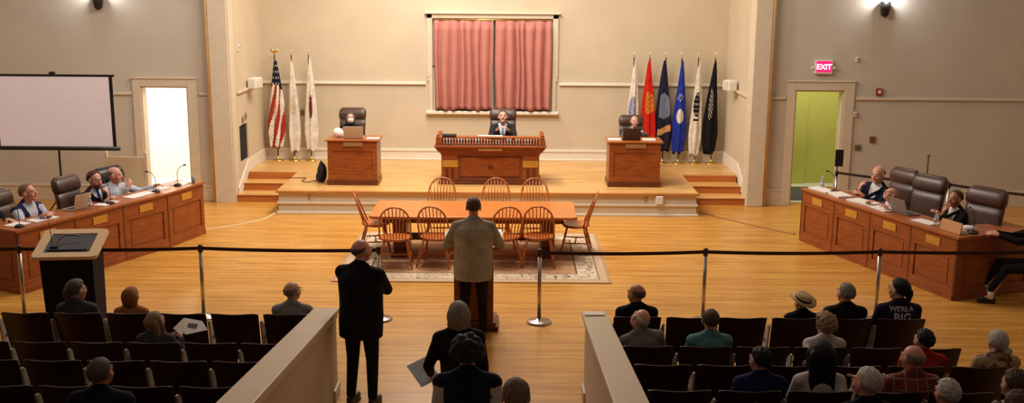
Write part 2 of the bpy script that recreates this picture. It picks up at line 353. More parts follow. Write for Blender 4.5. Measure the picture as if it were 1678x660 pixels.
m = MB()
for x in (WX0 + .02, (WX0 + WX1) / 2, WX1 - .02): m.b2(x - .02, x + .02, YB + .1, YB + .15, WZ0, WZ1)
m.b2(WX0, WX1, YB + .1, YB + .15, 2.6, 2.65); m.build('window_frame', TRIMW, wn)
# curtains
def curtain(x0, x1, seed, label):
    rnd = random.Random(seed); nx, nz = 150, 26; vs = []; fs = []
    folds = []; x = 0
    while x < 1: wv = rnd.uniform(.08, .19); folds.append((x, wv)); x += wv
    for k in range(nz + 1):
        t = k / nz
        for i in range(nx + 1):
            u = i / nx; f = 0
            for a, wv in folds:
                if a <= u < a + wv: f = sin(pi * (u - a) / wv) ** 0.8 * (0.7 + 0.7 * wv / .19)
            amp = 0.07 + 0.05 * (1 - t)
            if t > .94: amp = 0.02
            xx = x0 + (x1 - x0) * u + 0.015 * sin(9 * u + 5 * t + seed); yy = YB - 0.04 - amp * f - 0.012 * sin(25 * u + seed)
            zz = 1.66 + (3.68 - 1.66) * t + (0.02 * sin(14 * u + seed) if k == 0 else 0)
            vs.append((xx, yy, zz))
    n = nx + 1
    for k in range(nz):
        for i in range(nx): fs.append((k * n + i, k * n + i + 1, (k + 1) * n + i + 1, (k + 1) * n + i))
    o = MB().add(vs, fs).build('curtain', PINKC, smooth=True); sd = o.modifiers.new('s', 'SOLIDIFY'); sd.thickness = .006
    return tag(o, label, 'curtain')
curtain(-1.80, -0.47, 1, 'left mauve curtain panel drawn over the stage window')
curtain(-0.41, 0.87, 2, 'right mauve curtain panel drawn over the stage window')
t = thing('curtain_rod', 'curtain rod across the top of the stage window', 'curtain rod', (0, 0, 0)); 
MB().tube([(-1.82, YB - .06, 3.695), (.88, YB - .06, 3.695)], .014).build('rod', BRASS, t, True)
# rug
def rug_mat():
    m = bpy.data.materials.new('rug'); m.use_nodes = True; nt = m.node_tree; N = nt.nodes; L = nt.links; b = N['Principled BSDF']
    b.inputs['Roughness'].default_value = 0.95; b.inputs['Specular IOR Level'].default_value = .1
    tc = N.new('ShaderNodeTexCoord'); sp = N.new('ShaderNodeSeparateXYZ'); L.new(tc.outputs['Object'], sp.inputs[0])
    def M(op, a, bb=None):
        n = N.new('ShaderNodeMath'); n.operation = op
        for i, q in enumerate((a, bb)):
            if q is None: continue
            if isinstance(q, (int, float)): n.inputs[i].default_value = q
            else: L.new(q, n.inputs[i])
        return n.outputs[0]
    dx = M('SUBTRACT', RHX, M('ABSOLUTE', sp.outputs[0])); dy = M('SUBTRACT', RHY, M('ABSOLUTE', sp.outputs[1])); d = M('MINIMUM', dx, dy)
    cr = N.new('ShaderNodeValToRGB'); cr.color_ramp.interpolation = 'CONSTANT'; e = cr.color_ramp.elements
    stops = [(0, (176, 140, 104)), (.05, (192, 164, 132)), (.17, (96, 84, 76)), (.185, (208, 186, 154)), (.50, (92, 80, 72)), (.525, (182, 138, 100))]
    e[0].position = 0; e[0].color = srgb(*stops[0][1]); e[1].position = stops[1][0]; e[1].color = srgb(*stops[1][1])
    for p, c in stops[2:]: q = e.new(p); q.color = srgb(*c)
    L.new(d, cr.inputs[0])
    nz = N.new('ShaderNodeTexNoise'); nz.inputs['Scale'].default_value = 5.5; nz.inputs['Detail'].default_value = 1.5; nz.inputs['Distortion'].default_value = 1.2; L.new(tc.outputs['Object'], nz.inputs[0])
    line = M('LESS_THAN', M('ABSOLUTE', M('SUBTRACT', nz.outputs[0], 0.5)), 0.022)
    vo = N.new('ShaderNodeTexVoronoi'); vo.inputs['Scale'].default_value = 5; L.new(tc.outputs['Object'], vo.inputs[0])
    dots = M('LESS_THAN', vo.outputs['Distance'], 0.22)
    band = M('MULTIPLY', M('GREATER_THAN', d, 0.2), M('LESS_THAN', d, 0.49)); fld = M('GREATER_THAN', d, 0.53)
    mk = M('MULTIPLY', M('MAXIMUM', line, 0), M('MINIMUM', M('ADD', band, M('MULTIPLY', fld, .35)), 1))
    m1 = N.new('ShaderNodeMix'); m1.data_type = 'RGBA'; L.new(mk, m1.inputs[0]); L.new(cr.outputs[0], m1.inputs[6]); m1.inputs[7].default_value = srgb(92, 86, 84)
    m2 = N.new('ShaderNodeMix'); m2.data_type = 'RGBA'; L.new(M('MULTIPLY', dots, M('MULTIPLY', fld, .4)), m2.inputs[0]); L.new(m1.outputs[2], m2.inputs[6]); m2.inputs[7].default_value = srgb(170, 120, 92)
    L.new(m2.outputs[2], b.inputs['Base Color']); return m
RHX, RHY = 2.165, 1.65
o = MB().b2(-RHX, RHX, -RHY, RHY, 0, .012).build('area_rug', rug_mat(), loc=(-0.615, 17.42, 0.001)); tag(o, 'beige patterned area rug with scrolled border under the long table', 'rug')
# ---------------------------------------------------------------- wall fittings
def sconce(x, z, label):
    t = thing('wall_sconce', label, 'wall light', (x, YF, z))
    MB().box((0, -.015, 0.02), (.12, .03, .30)).build('back_plate', BLACKP, t, bevel=.01)
    MB().loft([[(rx * cos(2 * pi * q / 20), -.09 + ry * sin(2 * pi * q / 20), zz) for q in range(20)] for rx, ry, zz in ((.02, .02, -.17), (.075, .06, -.13), (.10, .08, 0.0), (.11, .085, .14))]).build('shade', mat('sconce_bronze', (52, 46, 44), .4, .5), t, True)
    MB().ell((0, -.09, .16), (.08, .06, .03)).build('bulb', mat('sconce_bulb', (255, 250, 245), .5, emit=(235, 238, 255), estr=25), t, True)
    l = bpy.data.lights.new('sconce_lamp', 'POINT'); l.energy = 42; l.color = (.9, .92, 1.0); l.shadow_soft_size = .06
    lo = bpy.data.objects.new('sconce_lamp', l); COL.objects.link(lo); lo.parent = t; lo.location = (0, -.16, .24)
sconce(-8.36, 4.10, 'dark bronze wall sconce high on the left wall above the projection screen')
sconce(7.48, 4.07, 'dark bronze wall sconce high on the right wall above the exit sign')
t = thing('exit_sign', 'lit pink-red exit sign above the right doorway', 'exit sign', (6.33, YF, 2.89))
MB().box((0, -.04, 0), (.36, .07, .28)).build('housing', WHITEP, t, bevel=.01)
MB().box((0, -.078, .01), (.31, .006, .22)).build('lit_face', mat('exit_red', (225, 20, 80), .5, emit=(255, 20, 90), estr=1.6), t)
for sx in (-1, 1): MB().ell((sx * .22, -.05, -.02), (.03, .03, .03)).build('emergency_lamp', WHITEP, t, True)
me = text_mesh('EXIT', .15, .003); o = link('lettering', me, mat('exit_letters', (255, 200, 220), .5, emit=(255, 225, 235), estr=2.2), t); o.rotation_euler = (pi / 2, 0, 0); o.location = (0, -.086, .0)
t = thing('fire_alarm', 'red fire alarm strobe on the right wall above the chair rail', 'fire alarm', (7.51, YF, 2.39))
MB().box((0, -.025, 0), (.13, .05, .14)).build('housing', mat('alarm_red', (150, 40, 26), .45), t, bevel=.008); MB().box((0, -.055, 0), (.06, .015, .07)).build('strobe', WHITEP, t, bevel=.004)
def plate(x, y, z, w_, h_, d_, m_, nm, label, cat, rot=0):
    t = thing(nm, label, cat, (x, y, z), rot); MB().box((0, -d_ / 2, 0), (w_, d_, h_)).build('cover_plate', m_, t, bevel=.005)
    MB().box((0, -d_ - .004, 0), (w_ * .35, .01, h_ * .35)).build('toggle', mat('toggle_dark', (84, 62, 52), .5), t)
plate(7.45, YF, 1.40, .12, .13, .03, mat('brown_plate', (120, 84, 64), .5), 'pull_station', 'small brown wall box on the right wall below the fire alarm', 'wall box')
plate(7.16, YF, 1.23, .13, .12, .02, mat('grey_plate', (118, 106, 92), .5), 'light_switch', 'grey switch plate beside the right doorway', 'light switch')
plate(7.01, YF, 3.05, .05, .09, .05, WHITEP, 'motion_sensor', 'small white sensor high on the right wall beside the exit sign', 'sensor')
plate(7.05, YF, 1.93, .06, .10, .05, WHITEP, 'thermostat', 'small white thermostat on the wall right of the green doorway', 'thermostat')
plate(-4.86, YB, 1.55, .09, .14, .015, mat('tan_plate', (140, 112, 84), .5), 'wall_switch', 'small tan switch plate on the stage wall between the flags', 'light switch')
plate(XL1 + .02, 22.42, 1.63, .13, .15, .02, mat('vent_grey', (150, 132, 108), .5), 'wall_vent', 'grey wall vent above the narrow dark doorway, left one', 'vent', 90)
plate(XL1 + .02, 22.68, 1.68, .13, .15, .02, mat('vent_grey', (150, 132, 108), .5), 'wall_vent', 'grey wall vent above the narrow dark doorway, right one', 'vent', 90)
plate(XL1 + .02, 22.30, 3.16, .07, .14, .04, WHITEP, 'motion_sensor', 'small white sensor high on the left stage side wall', 'sensor', 90)
for x, y, lab in ((XL1 + .02, 23.0, 'white wall loudspeaker above the left stage steps'), (XR0, 23.2, 'white wall loudspeaker above the right stage steps')):
    s = 1 if x < 0 else -1; t = thing('wall_speaker', lab, 'loudspeaker', (x, y, 2.36))
    MB().tube([(0, 0, 0), (s * .08, 0, 0)], .025).build('bracket', WHITEP, t, True)
    MB().box((s * .16, 0, 0), (.20, .34, .24), Matrix.Rotation(radians(-12 * s), 3, 'Z')).build('cabinet', WHITEP, t, bevel=.03)
    MB().box((s * .265, -.0, 0), (.012, .28, .2), Matrix.Rotation(radians(-12 * s), 3, 'Z')).build('grille', mat('grille_cream', (212, 200, 180), .8), t, bevel=.004)
t = thing('junction_box', 'white electrical box on the stage front near the right steps', 'electrical box', (2.92, SY + .04, .33)); MB().box((0, -.04, 0), (.15, .08, .17)).build('cover', WHITEP, t, bevel=.015)
for x, lab in ((2.66, 'small brown outlet plate on the right stage front'), (-4.02, 'small brown outlet plate on the left stage front')):
    o = MB().box((0, -.006, 0), (.05, .012, .09)).build('outlet_plate', mat('outlet_brown', (176, 136, 92), .5), bevel=.003, loc=(x, SY + .04, .34)); tag(o, lab, 'outlet')
o = MB().b2(0, 1.0, 0, 1.5, 0, .015).build('door_mat', mat('grey_mat', (92, 92, 98), .9), loc=(5.83, 22.25, .012)); tag(o, 'dark grey mat on the floor inside the green doorway', 'mat')
# floor cable strips
for pts, lab in (([(-5.9, 19.05, 0), (-5.2, 19.6, 0), (-4.8, 20.2, 0), (-4.7, 21.0, 0)], 'pale cable strip curving over the floor by the left steps'), ([(3.8, 21.0, 0), (4.3, 20.3, 0), (4.75, 19.7, 0), (5.25, 19.15, 0)], 'taped cable strip running over the floor from the right steps')):
    cp = curve_pts(pts, 10); m = MB(); rings = []
    for i, p in enumerate(cp):
        t_ = (cp[min(i + 1, len(cp) - 1)] - cp[max(i - 1, 0)]).normalized(); n_ = Vector((-t_.y, t_.x, 0)) * .035
        rings.append([p - n_ + V(0, 0, .001), p - n_ * .4 + V(0, 0, .01), p + n_ * .4 + V(0, 0, .01), p + n_ + V(0, 0, .001)])
    m.loft(rings); o = m.build('cable_strip', mat('floor_tape_pale', (226, 190, 140), .45) if pts[0][0] < 0 else mat('floor_tape_brown', (150, 96, 54), .45), smooth=True); tag(o, lab, 'cable strip')
# partitions with sloping caps
def partition(x0, x1, name, zf):
    ya, yb, za, sl = 11.27, 4.0, zf, .126
    m = MB(); zb = za + sl * (ya - yb)
    def slab(xa, xb, y0, y1, lo, hi):
        f = lambda y: za + sl * (ya - y)
        vs = []
        for x in (xa, xb): vs += [(x, y0, lo if lo is not None and lo >= 0 else f(y0) + lo), (x, y1, lo if lo >= 0 else f(y1) + lo), (x, y1, f(y1) + hi), (x, y0, f(y0) + hi)]
        m.add(vs, [(0, 1, 2, 3), (7, 6, 5, 4), (0, 4, 5, 1), (1, 5, 6, 2), (2, 6, 7, 3), (3, 7, 4, 0)])
    slab(x0 + .04, x1 - .04, ya - .02, yb, 0.0, -.05)
    o = struct(m.build(name, WALL))
    m = MB(); slab(x0, x1, ya, yb, -.05, 0); slab(x0 + .02, x1 - .02, ya - .01, yb, -.11, -.05); m.build('partition_cap', mat('partition_cap_paint', (208, 192, 166), .4, var=.03), o, bevel=.008)
    m = MB(); m.b2(x0 + .015, x1 - .015, ya - .3, ya + .01, 0, .14); m.build('partition_base', TRIM, o, bevel=.008)
partition(-2.18, -1.90, 'wall_aisle_left', 1.0); partition(.78, 1.055, 'wall_aisle_right', .97)
o = MB().add([(-.11, -.1, 0), (.11, -.09, .0), (.115, .1, .0), (-.105, .1, .0), (-.11, -.1, .012), (.11, -.09, .012), (.115, .1, .014), (-.105, .1, .012)], [(3, 2, 1, 0), (4, 5, 6, 7), (0, 1, 5, 4), (1, 2, 6, 5), (2, 3, 7, 6), (3, 0, 4, 7)]).build('paper_stack', PAPER, loc=(.91, 11.14, .99)); o.rotation_euler = (-.126, 0, 0)
tag(o, 'white papers lying on the front end of the right aisle partition', 'papers')
# ---------------------------------------------------------------- furniture
# long table
t = thing('conference_table', 'long light brown wooden table standing on the rug', 'table', (-0.64, 17.68, 0.013))
MB().prism([(-1.72, -.60), (-1.66, -.66), (1.66, -.66), (1.72, -.60), (1.72, .60), (1.66, .66), (-1.66, .66), (-1.72, .60)], .70, .745).build('tabletop', TABLEW, t, bevel=.01)
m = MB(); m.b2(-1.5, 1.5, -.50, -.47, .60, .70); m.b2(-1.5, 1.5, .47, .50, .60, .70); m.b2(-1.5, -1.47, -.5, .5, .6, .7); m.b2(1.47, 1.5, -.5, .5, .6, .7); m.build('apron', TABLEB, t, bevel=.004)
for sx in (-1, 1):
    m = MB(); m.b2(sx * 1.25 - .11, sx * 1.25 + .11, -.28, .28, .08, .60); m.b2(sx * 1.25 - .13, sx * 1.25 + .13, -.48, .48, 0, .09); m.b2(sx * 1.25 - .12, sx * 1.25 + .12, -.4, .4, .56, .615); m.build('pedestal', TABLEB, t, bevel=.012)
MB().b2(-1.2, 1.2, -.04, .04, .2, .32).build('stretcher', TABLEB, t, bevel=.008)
# windsor chairs (facing +Y in local space)
def windsor():
    t = thing('windsor_chair', '', 'chair')
    n = 28; top = []; bot = []
    ring = lambda sc, z, dip=0: [(sc * .225 * cos(a) * (1 + .06 * sin(a)), sc * .215 * sin(a), z) for a in [2 * pi * q / n for q in range(n)]]
    MB().loft([ring(.86, .415), ring(.98, .43), ring(1.0, .445), ring(.97, .46), ring(.75, .450), ring(.3, .444)]).build('seat', CHAIRW, t, True)
    for sx in (-1, 1):
        for sy in (-1, 1):
            a = V(sx * .15, sy * .13, .42); b = V(sx * .225, sy * .22 - (.02 if sy < 0 else 0), 0.0)
            m = MB(); ps = [a.lerp(b, q) for q in (0, .2, .35, .5, .62, .8, 1)]; m.tube(ps, [.013, .019, .014, .022, .016, .019, .011], 10); m.build('leg', CHAIRL if False else CHAIRW, t, True)
    f = lambda sx, sy, q: V(sx * .15, sy * .13, .42).lerp(V(sx * .225, sy * .22, 0), q)
    for sx in (-1, 1): MB().tube([f(sx, -1, .58), (f(sx, -1, .58) + f(sx, 1, .58)) / 2, f(sx, 1, .58)], [.009, .014, .009], 8).build('stretcher', CHAIRW, t, True)
    c0 = (f(-1, -1, .58) + f(-1, 1, .58)) / 2; c1 = (f(1, -1, .58) + f(1, 1, .58)) / 2
    MB().tube([c0, (c0 + c1) / 2, c1], [.009, .014, .009], 8).build('stretcher', CHAIRW, t, True)
    def bow(u):   # u 0..1 around hoop ; back leans to -Y
        a = pi * u; x = -.205 * cos(a) * (1 + .16 * sin(a)); h = .53 * sin(a) ** .62 if 0 < u < 1 else 0
        return V(x, -.17 - .16 * (h / .53) + .05 * abs(cos(a)) * (1 - h / .53), .45 + h)
    MB().tube([bow(q / 36) for q in range(37)], .0125, 10).build('back_bow', CHAIRW, t, True)
    for k in range(8):
        u = -1 + 2 * (k + .5) / 8; x1_ = u * .20; x0_ = u * .155
        # find bow point with that x on the upper arc
        best = min((bow(q / 200) for q in range(20, 181)), key=lambda p: abs(p.x - x1_) - .02 * p.z)
        MB().tube([(x0_, -.165 - .02 * (1 - u * u), .45), (V(x0_, -.18, .45) + best) / 2 + V(0, -.005, 0), best], [.007, .0085, .006], 8).build('spindle', CHAIRW, t, True)
    return t
wc = windsor(); G_ = 'windsor chairs around the long table'
spots = [((-1.88, 16.70), 4, 'leftmost of the four windsor chairs on the near side of the table'),
         ((-1.22, 16.78), -10, 'second windsor chair from the left on the near side of the table'),
         ((-0.13, 16.80), 12, 'third windsor chair from the left on the near side of the table'),
         ((0.44, 16.86), -3, 'rightmost of the four windsor chairs on the near side of the table'),
         ((-2.34, 17.75), -82, 'windsor chair at the left end of the long table'),
         ((1.10, 17.75), 84, 'windsor chair at the right end of the long table'),
         ((-1.27, 18.62), 180, 'leftmost windsor chair behind the table, its back toward the stage'),
         ((-0.30, 18.62), 178, 'middle windsor chair behind the table, its back toward the stage'),
         ((0.42, 18.62), 182, 'rightmost windsor chair behind the table, its back toward the stage')]
for i, ((x, y), rz, lab) in enumerate(spots): place(wc, i == 0, (x, y, .014), rz, 'wooden ' + lab, G_).scale = (1.2, 1.1, 1.06)
# theatre seats (sitter faces +Y; origin at floor under the top of the back)
def theatre_seat():
    t = thing('theatre_seat', '', 'seat')
    nx, nz = 14, 8; vs = []; fs = []
    for side in (0, 1):
        for k in range(nz + 1):
            for i in range(nx + 1):
                u = -1 + 2 * i / nx; q = k / nz; wv = .262 - .018 * (1 - q)
                z = .40 + .57 * q - (.02 * u ** 6 if k == nz else 0) + .008 * u * u
                y = .17 * (1 - q) - .055 * (1 - u * u) + .05 + (0.016 if side else 0)
                vs.append((u * wv, y - .045, z))
    n = nx + 1; o2 = n * (nz + 1)
    for k in range(nz):
        for i in range(nx):
            a = k * n + i; fs.append((a, a + 1, a + n + 1, a + n)); fs.append((o2 + a + n, o2 + a + n + 1, o2 + a + 1, o2 + a))
    for i in range(nx): a = nz * n + i; fs.append((a, a + 1, o2 + a + 1, o2 + a)); fs.append((o2 + i, o2 + i + 1, i + 1, i))
    for k in range(nz): a = k * n; fs.append((a + n, o2 + a + n, o2 + a, a)); a += nx; fs.append((a, o2 + a, o2 + a + n, a + n))
    MB().add(vs, fs).build('backrest', SEATW, t, False, .004)
    rings = []
    for q in range(9):
        y = .16 + .42 * q / 8; z = .435 + .02 * sin(pi * q / 8 * .9) - (.03 if q == 8 else 0); rings.append([(-.235, y, z - .02), (.235, y, z - .02), (.24, y, z), (.1, y, z - .008), (-.1, y, z - .008), (-.24, y, z)])
    MB().loft(rings).build('seat_pan', SEATW, t, False, .006)
    m = MB(); m.prism([(-.3, -.02), (-.275, -.02), (-.275, .5), (-.3, .5)], 0, .02)
    m.add([(-.296, .10, .02), (-.296, .34, .02), (-.296, .40, .60), (-.296, .05, .88), (-.296, .0, .88), (-.296, .08, .5)] + [(-.279, .10, .02), (-.279, .34, .02), (-.279, .40, .60), (-.279, .05, .88), (-.279, .0, .88), (-.279, .08, .5)],
          [(0, 1, 2, 3, 4, 5), (11, 10, 9, 8, 7, 6)] + [(i, (i + 6), (i + 1) % 6 + 6, (i + 1) % 6) for i in range(6)])
    m.build('standard', STANDARD, t, False, .003)
    MB().tube([(-.288, .12, .66), (-.288, .3, .67), (-.288, .46, .64)], [.02, .026, .02], 8).build('armrest', STANDARD, t, True)
    return t
ts = theatre_seat(); ROWS = [(11.13, 0), (10.18, 0), (9.17, .18), (8.2, .32), (7.25, .46), (6.3, .60)]
LX = [-2.46 - .575 * k for k in range(6)]; RX = [1.385 + .58 * k for k in range(6)]
OR = ['front', 'second', 'third', 'fourth', 'fifth', 'sixth']; first = True
CN = ['first', 'second', 'third', 'fourth', 'fifth', 'sixth']
for r, (y, z) in enumerate(ROWS):
    for c in range(6):
        if r < 5: place(ts, first, (LX[c], y, z), 0, 'dark wooden theatre seat, left block, %s row, %s from the aisle partition' % (OR[r], CN[c]), 'theatre seats of the left block'); first = False
        place(ts, False, (RX[c], y, z), 0, 'dark wooden theatre seat, right block, %s row, %s from the aisle partition' % (OR[r], CN[c]), 'theatre seats of the right block')
# executive chairs (facing +Y)
def exec_chair(lm, name='office_chair'):
    t = thing(name, '', 'chair')
    m = MB()
    for k in range(5):
        a = 2 * pi * k / 5 + .3; m.tube([(0, 0, .12), (.16 * cos(a), .16 * sin(a), .10), (.3 * cos(a), .3 * sin(a), .07)], [.03, .024, .018], 8)
    sb_ = m.build('star_base', BLACKP, t, True)
    for k in range(5):
        a = 2 * pi * k / 5 + .3; MB().ell((.3 * cos(a), .3 * sin(a), .03), (.03, .03, .03)).build('caster', BLACKP, sb_, True)
    MB().tube([(0, 0, .1), (0, 0, .42)], .028).build('gas_column', BLACKP, t, True)
    def pad(rings): return MB().loft([[(cx + rx * (abs(cos(a)) ** .45) * (1 if cos(a) > 0 else -1), cy + ry * (abs(sin(a)) ** .45) * (1 if sin(a) > 0 else -1), cz) for a in [2 * pi * q / 28 for q in range(28)]] for cx, cy, cz, rx, ry in rings])
    pad([(0, .02, .41, .22, .22), (0, .02, .43, .265, .26), (0, .02, .48, .275, .27), (0, .02, .515, .25, .25), (0, .02, .52, .18, .18)]).build('seat', lm, t, True)
    bk = []
    for z, rx, ry, y in ((.46, .15, .02, -.22), (.50, .23, .05, -.23), (.62, .26, .06, -.235), (.8, .27, .05, -.25), (.95, .275, .055, -.275), (1.08, .275, .055, -.30)): bk.append((0, y, z, rx, ry))
    pad(bk).build('backrest', lm, t, True)
    pad([(0, -.30, 1.06, .24, .05), (0, -.295, 1.09, .285, .075), (0, -.305, 1.17, .29, .085), (0, -.325, 1.25, .28, .075), (0, -.34, 1.30, .23, .04)]).build('headrest', lm, t, True)
    for s in (-1, 1):
        MB().tube(curve_pts([(s * .26, .12, .46), (s * .31, .14, .60), (s * .31, .05, .70), (s * .31, -.12, .70), (s * .29, -.24, .62)], 6), .022, 8).build('arm_frame', BLACKP, t, True)
        pad([(s * .31, 0, .695, .03, .13), (s * .31, 0, .72, .037, .15), (s * .31, 0, .735, .03, .14)]).build('armrest', lm, t, True)
    return t
ec = exec_chair(LEATHER); ecd = exec_chair(LEATHERD)
EC = [((-7.66, 16.02, 0), -104, 1.02, 'brown leather high-back chair behind the person in the dark vest'),
      ((-7.0, 17.02, 0), -104, 1.06, 'brown leather high-back chair behind the bearded person on the left dais'),
      ((-.21, 22.98, ZS), 180, 1.03, 'brown leather chair behind the centre bench on the stage'),
      ((2.60, 22.85, ZS), 180, .95, 'brown leather chair behind the right stage desk'),
      ((-3.52, 22.95, ZS), 180, 1.03, 'brown leather chair behind the left stage desk'),
      ((6.55, 18.15, 0), 112, 1.08, 'brown leather chair behind the bald person at the right dais'),
      ((6.60, 17.08, 0), 118, 1.13, 'broad brown leather chair behind the bowed person at the right dais'),
      ((7.02, 15.86, 0), 122, 1.15, 'empty brown leather chair at the near end of the right dais')]
for i, (l, rz, sc, lab) in enumerate(EC): place(ec, i == 0, l, rz, lab, 'brown leather high-back chairs', sc)
place(ecd, True, (-6.72, 17.98, 0), -118, 'black leather high-back chair behind the person in the pale shirt', None, 1.04)
# stage side desks
def stage_desk(x0, x1, y0, label):
    t = thing('witness_desk', label, 'desk', ((x0 + x1) / 2, y0, ZS)); w2 = (x1 - x0) / 2; D = .62
    m = MB(); m.b2(-w2, w2, 0, .03, 0.1, .90); m.b2(-w2, -w2 + .03, .03, D, 0, .9); m.b2(w2 - .03, w2, .03, D, 0, .9); m.b2(-w2, w2, .03, D, .86, .9); m.build('body', OAK, t, bevel=.004)
    m = MB(); m.b2(-w2, w2, -.02, 0, .70, .90); m.b2(-w2, w2, -.02, 0, .1, .2); m.b2(-w2, -w2 + .10, -.02, 0, .2, .7); m.b2(w2 - .10, w2, -.02, 0, .2, .7); m.build('face_frame', OAK, t, bevel=.008)
    m = MB(); m.b2(-w2 - .02, w2 + .02, -.04, D, 0, .11); m.build('plinth', OAKD, t, bevel=.01)
    MB().b2(-w2 - .04, w2 + .05, -.06, D + .02, .90, .935).build('desk_top', OAKT, t, bevel=.01)
    MB().b2(-.18 if x0 < 0 else -.2, .22, -.05, -.025, .80, .885).build('name_plate', mat('desk_plate', (150, 108, 66), .4), t, bevel=.003)
    return t
stage_desk(-3.74, -2.74, 21.24, 'left wooden desk on the stage with an open laptop on top'); stage_desk(1.96, 3.0, 21.26, 'right wooden desk on the stage with a dark laptop on top')
# centre bench
t = thing('bench_desk', 'wide carved wooden bench with a baluster gallery at the centre of the stage', 'desk', (-.45, 21.45, ZS)); W2 = 1.0
m = MB(); m.b2(-W2, W2, 0, .7, 0.1, .64); m.build('body', OAK, t, bevel=.005)
for sx in (-1, 1):
    m = MB(); m.b2(sx * .83 - .17, sx * .83 + .17, -.05, 0, .1, .62); pl_ = m.build('pilaster', OAK, t, bevel=.012)
    MB().b2(sx * .82 - .16, sx * .82 + .16, -.065, -.05, .36, .50).build('brass_plaque', BRASSPL, pl_, bevel=.003)
    m = MB()
    for dx in (-.06, .06): m.b2(sx * .83 + dx - .035, sx * .83 + dx + .035, -.062, -.05, .14, .33)
    m.build('carved_panel', OAKD, pl_, bevel=.006)
MB().b2(-.60, .60, -.02, 0, .16, .56).build('front_panel', OAK, t, bevel=.015)
MB().lathe([(.001, 0), (.05, 0), (.03, .008), (.001, .012)]).build('carved_boss', OAKD, t, True, loc=(0, -.02, .36)).rotation_euler = (pi / 2, 0, 0)
m = MB(); m.b2(-W2 - .05, W2 + .05, -.09, .75, 0, .07); m.b2(-W2 - .02, W2 + .02, -.07, .72, .07, .12); m.build('plinth', OAKD, t, bevel=.012)
m = MB()
for k, (e, z0, z1) in enumerate(((.02, .62, .66), (.05, .66, .69), (.08, .69, .73), (.11, .73, .78))): m.b2(-W2 - e, W2 + e, -.05 - e, .72, z0, z1)
m.b2(-W2 - .14, W2 + .14, -.2, .75, .78, .82); m.build('cornice', OAK, t, bevel=.01)
MB().b2(-.24, .24, -.175, -.16, .715, .77).build('name_plate', mat('bench_plate', (176, 124, 66), .4), t, bevel=.002)
MB().b2(-W2 - .10, W2 + .10, -.16, .02, .97, 1.0).build('gallery_rail', OAKT, t, bevel=.008)
for sx in (-1, 1): MB().b2(sx * (W2 + .06) - .04, sx * (W2 + .06) + .04, -.15, .7, .82, 1.0).build('gallery_side', OAK, t, bevel=.008)
nb = 34
for k in range(nb):
    x = -W2 - .0 + (2 * W2) * (k + .5) / nb; MB().lathe([(.012, 0), (.018, .01), (.010, .03), (.020, .075), (.010, .12), (.018, .14), (.012, .15)], n=8).build('baluster', OAKD, t, True, loc=(x, -.1, .82))
rr = random.Random(5)
for k in range(9):
    o = MB().b2(0, rr.uniform(.07, .16), 0, .03, 0, rr.uniform(.07, .12)).build('paper_stack', PAPER, loc=(-1.38 + .205 * k + rr.uniform(-.03, .03) + (.02 if k > 4 else 0), 21.55, ZS + .82)); tag(o, 'white papers standing behind the balusters of the centre bench', 'papers', 'papers behind the bench balusters')
o = MB().box((0, 0, .02), (.28, .2, .04)).build('binder', BLACKP, loc=(-1.28, 21.35, ZS + 1.0), bevel=.008); tag(o, 'dark binder lying on the left end of the centre bench', 'binder')
o = MB().box((0, 0, .01), (.5, .1, .012)).build('paper_sheet', PAPER, loc=(-.45, 21.38, ZS + 1.0)); tag(o, 'white sheets on the rail before the person at the centre bench', 'papers')
# laptops
def laptop(loc, rz, label, mt, wd=.36, tilt=18):
    t = thing('laptop', label, 'laptop', loc, rz)       # screen back faces -Y, user sits at +Y
    kb_ = MB().box((0, .13, .01), (wd, .25, .018)).build('keyboard_base', mt, t, bevel=.006)
    MB().box((0, .13, .021), (wd * .85, .14, .004)).build('keys', BLACKP, kb_)
    R = Matrix.Rotation(radians(tilt), 3, 'X'); ld_ = MB().box(R @ V(0, -.0, .125) + V(0, 0, .018), (wd, .012, .25), R).build('screen_lid', mt, t, bevel=.006)
    MB().box(R @ V(0, .008, .125) + V(0, 0, .018), (wd * .93, .004, .22), R).build('display', mat('laptop_display', (40, 44, 52), .2), ld_)
laptop((-3.22, 21.32, ZS + .935), 2, 'open pale laptop on the left stage desk', SILVER, .40, 14)
laptop((2.42, 21.38, ZS + .935), 0, 'open dark laptop on the right stage desk', mat('dark_brown_lid', (62, 44, 36), .4), .36, 16)
o = MB(); o.box((0, 0, .01), (.26, .14, .02)); o = o.build('book', PAPER, loc=(-2.83, 21.36, ZS + .936), bevel=.004); tag(o, 'white folder flat on the left stage desk right of the laptop', 'folder')
o = MB().ell((0, 0, .09), (.11, .09, .1)).ell((.08, .02, .06), (.06, .06, .07)).build('plastic_bag', PAPER, smooth=True, loc=(-3.56, 21.5, ZS + .945)); tag(o, 'crumpled white bag on the left corner of the left stage desk', 'bag')
for x, lab in ((2.08, 'white papers left of the laptop on the right stage desk'), (2.78, 'white papers right of the laptop on the right stage desk')):
    o = MB().box((0, 0, .012), (.26, .2, .024)).build('paper_stack', PAPER, loc=(x, 21.45, ZS + .935)); tag(o, lab, 'papers')
t = thing('backpack', 'black backpack on the stage floor against the left stage desk', 'backpack', (-3.92, 21.55, ZS))
link('pack_body', remesh(MB().ell((0, 0, .2), (.10, .14, .21)).ell((-.05, -.06, .12), (.07, .09, .11)), .012), mat('backpack_black', (26, 20, 22), .6, bump=.3), t, True)
MB().tube(curve_pts([(.03, -.05, .38), (0, -.06, .45), (-.04, -.02, .38)], 6), .012).build('handle', BLACKP, t, True)
t = thing('power_cord', 'dark cord with plug on the stage floor beside the backpack', 'cord', (0, 0, 0))
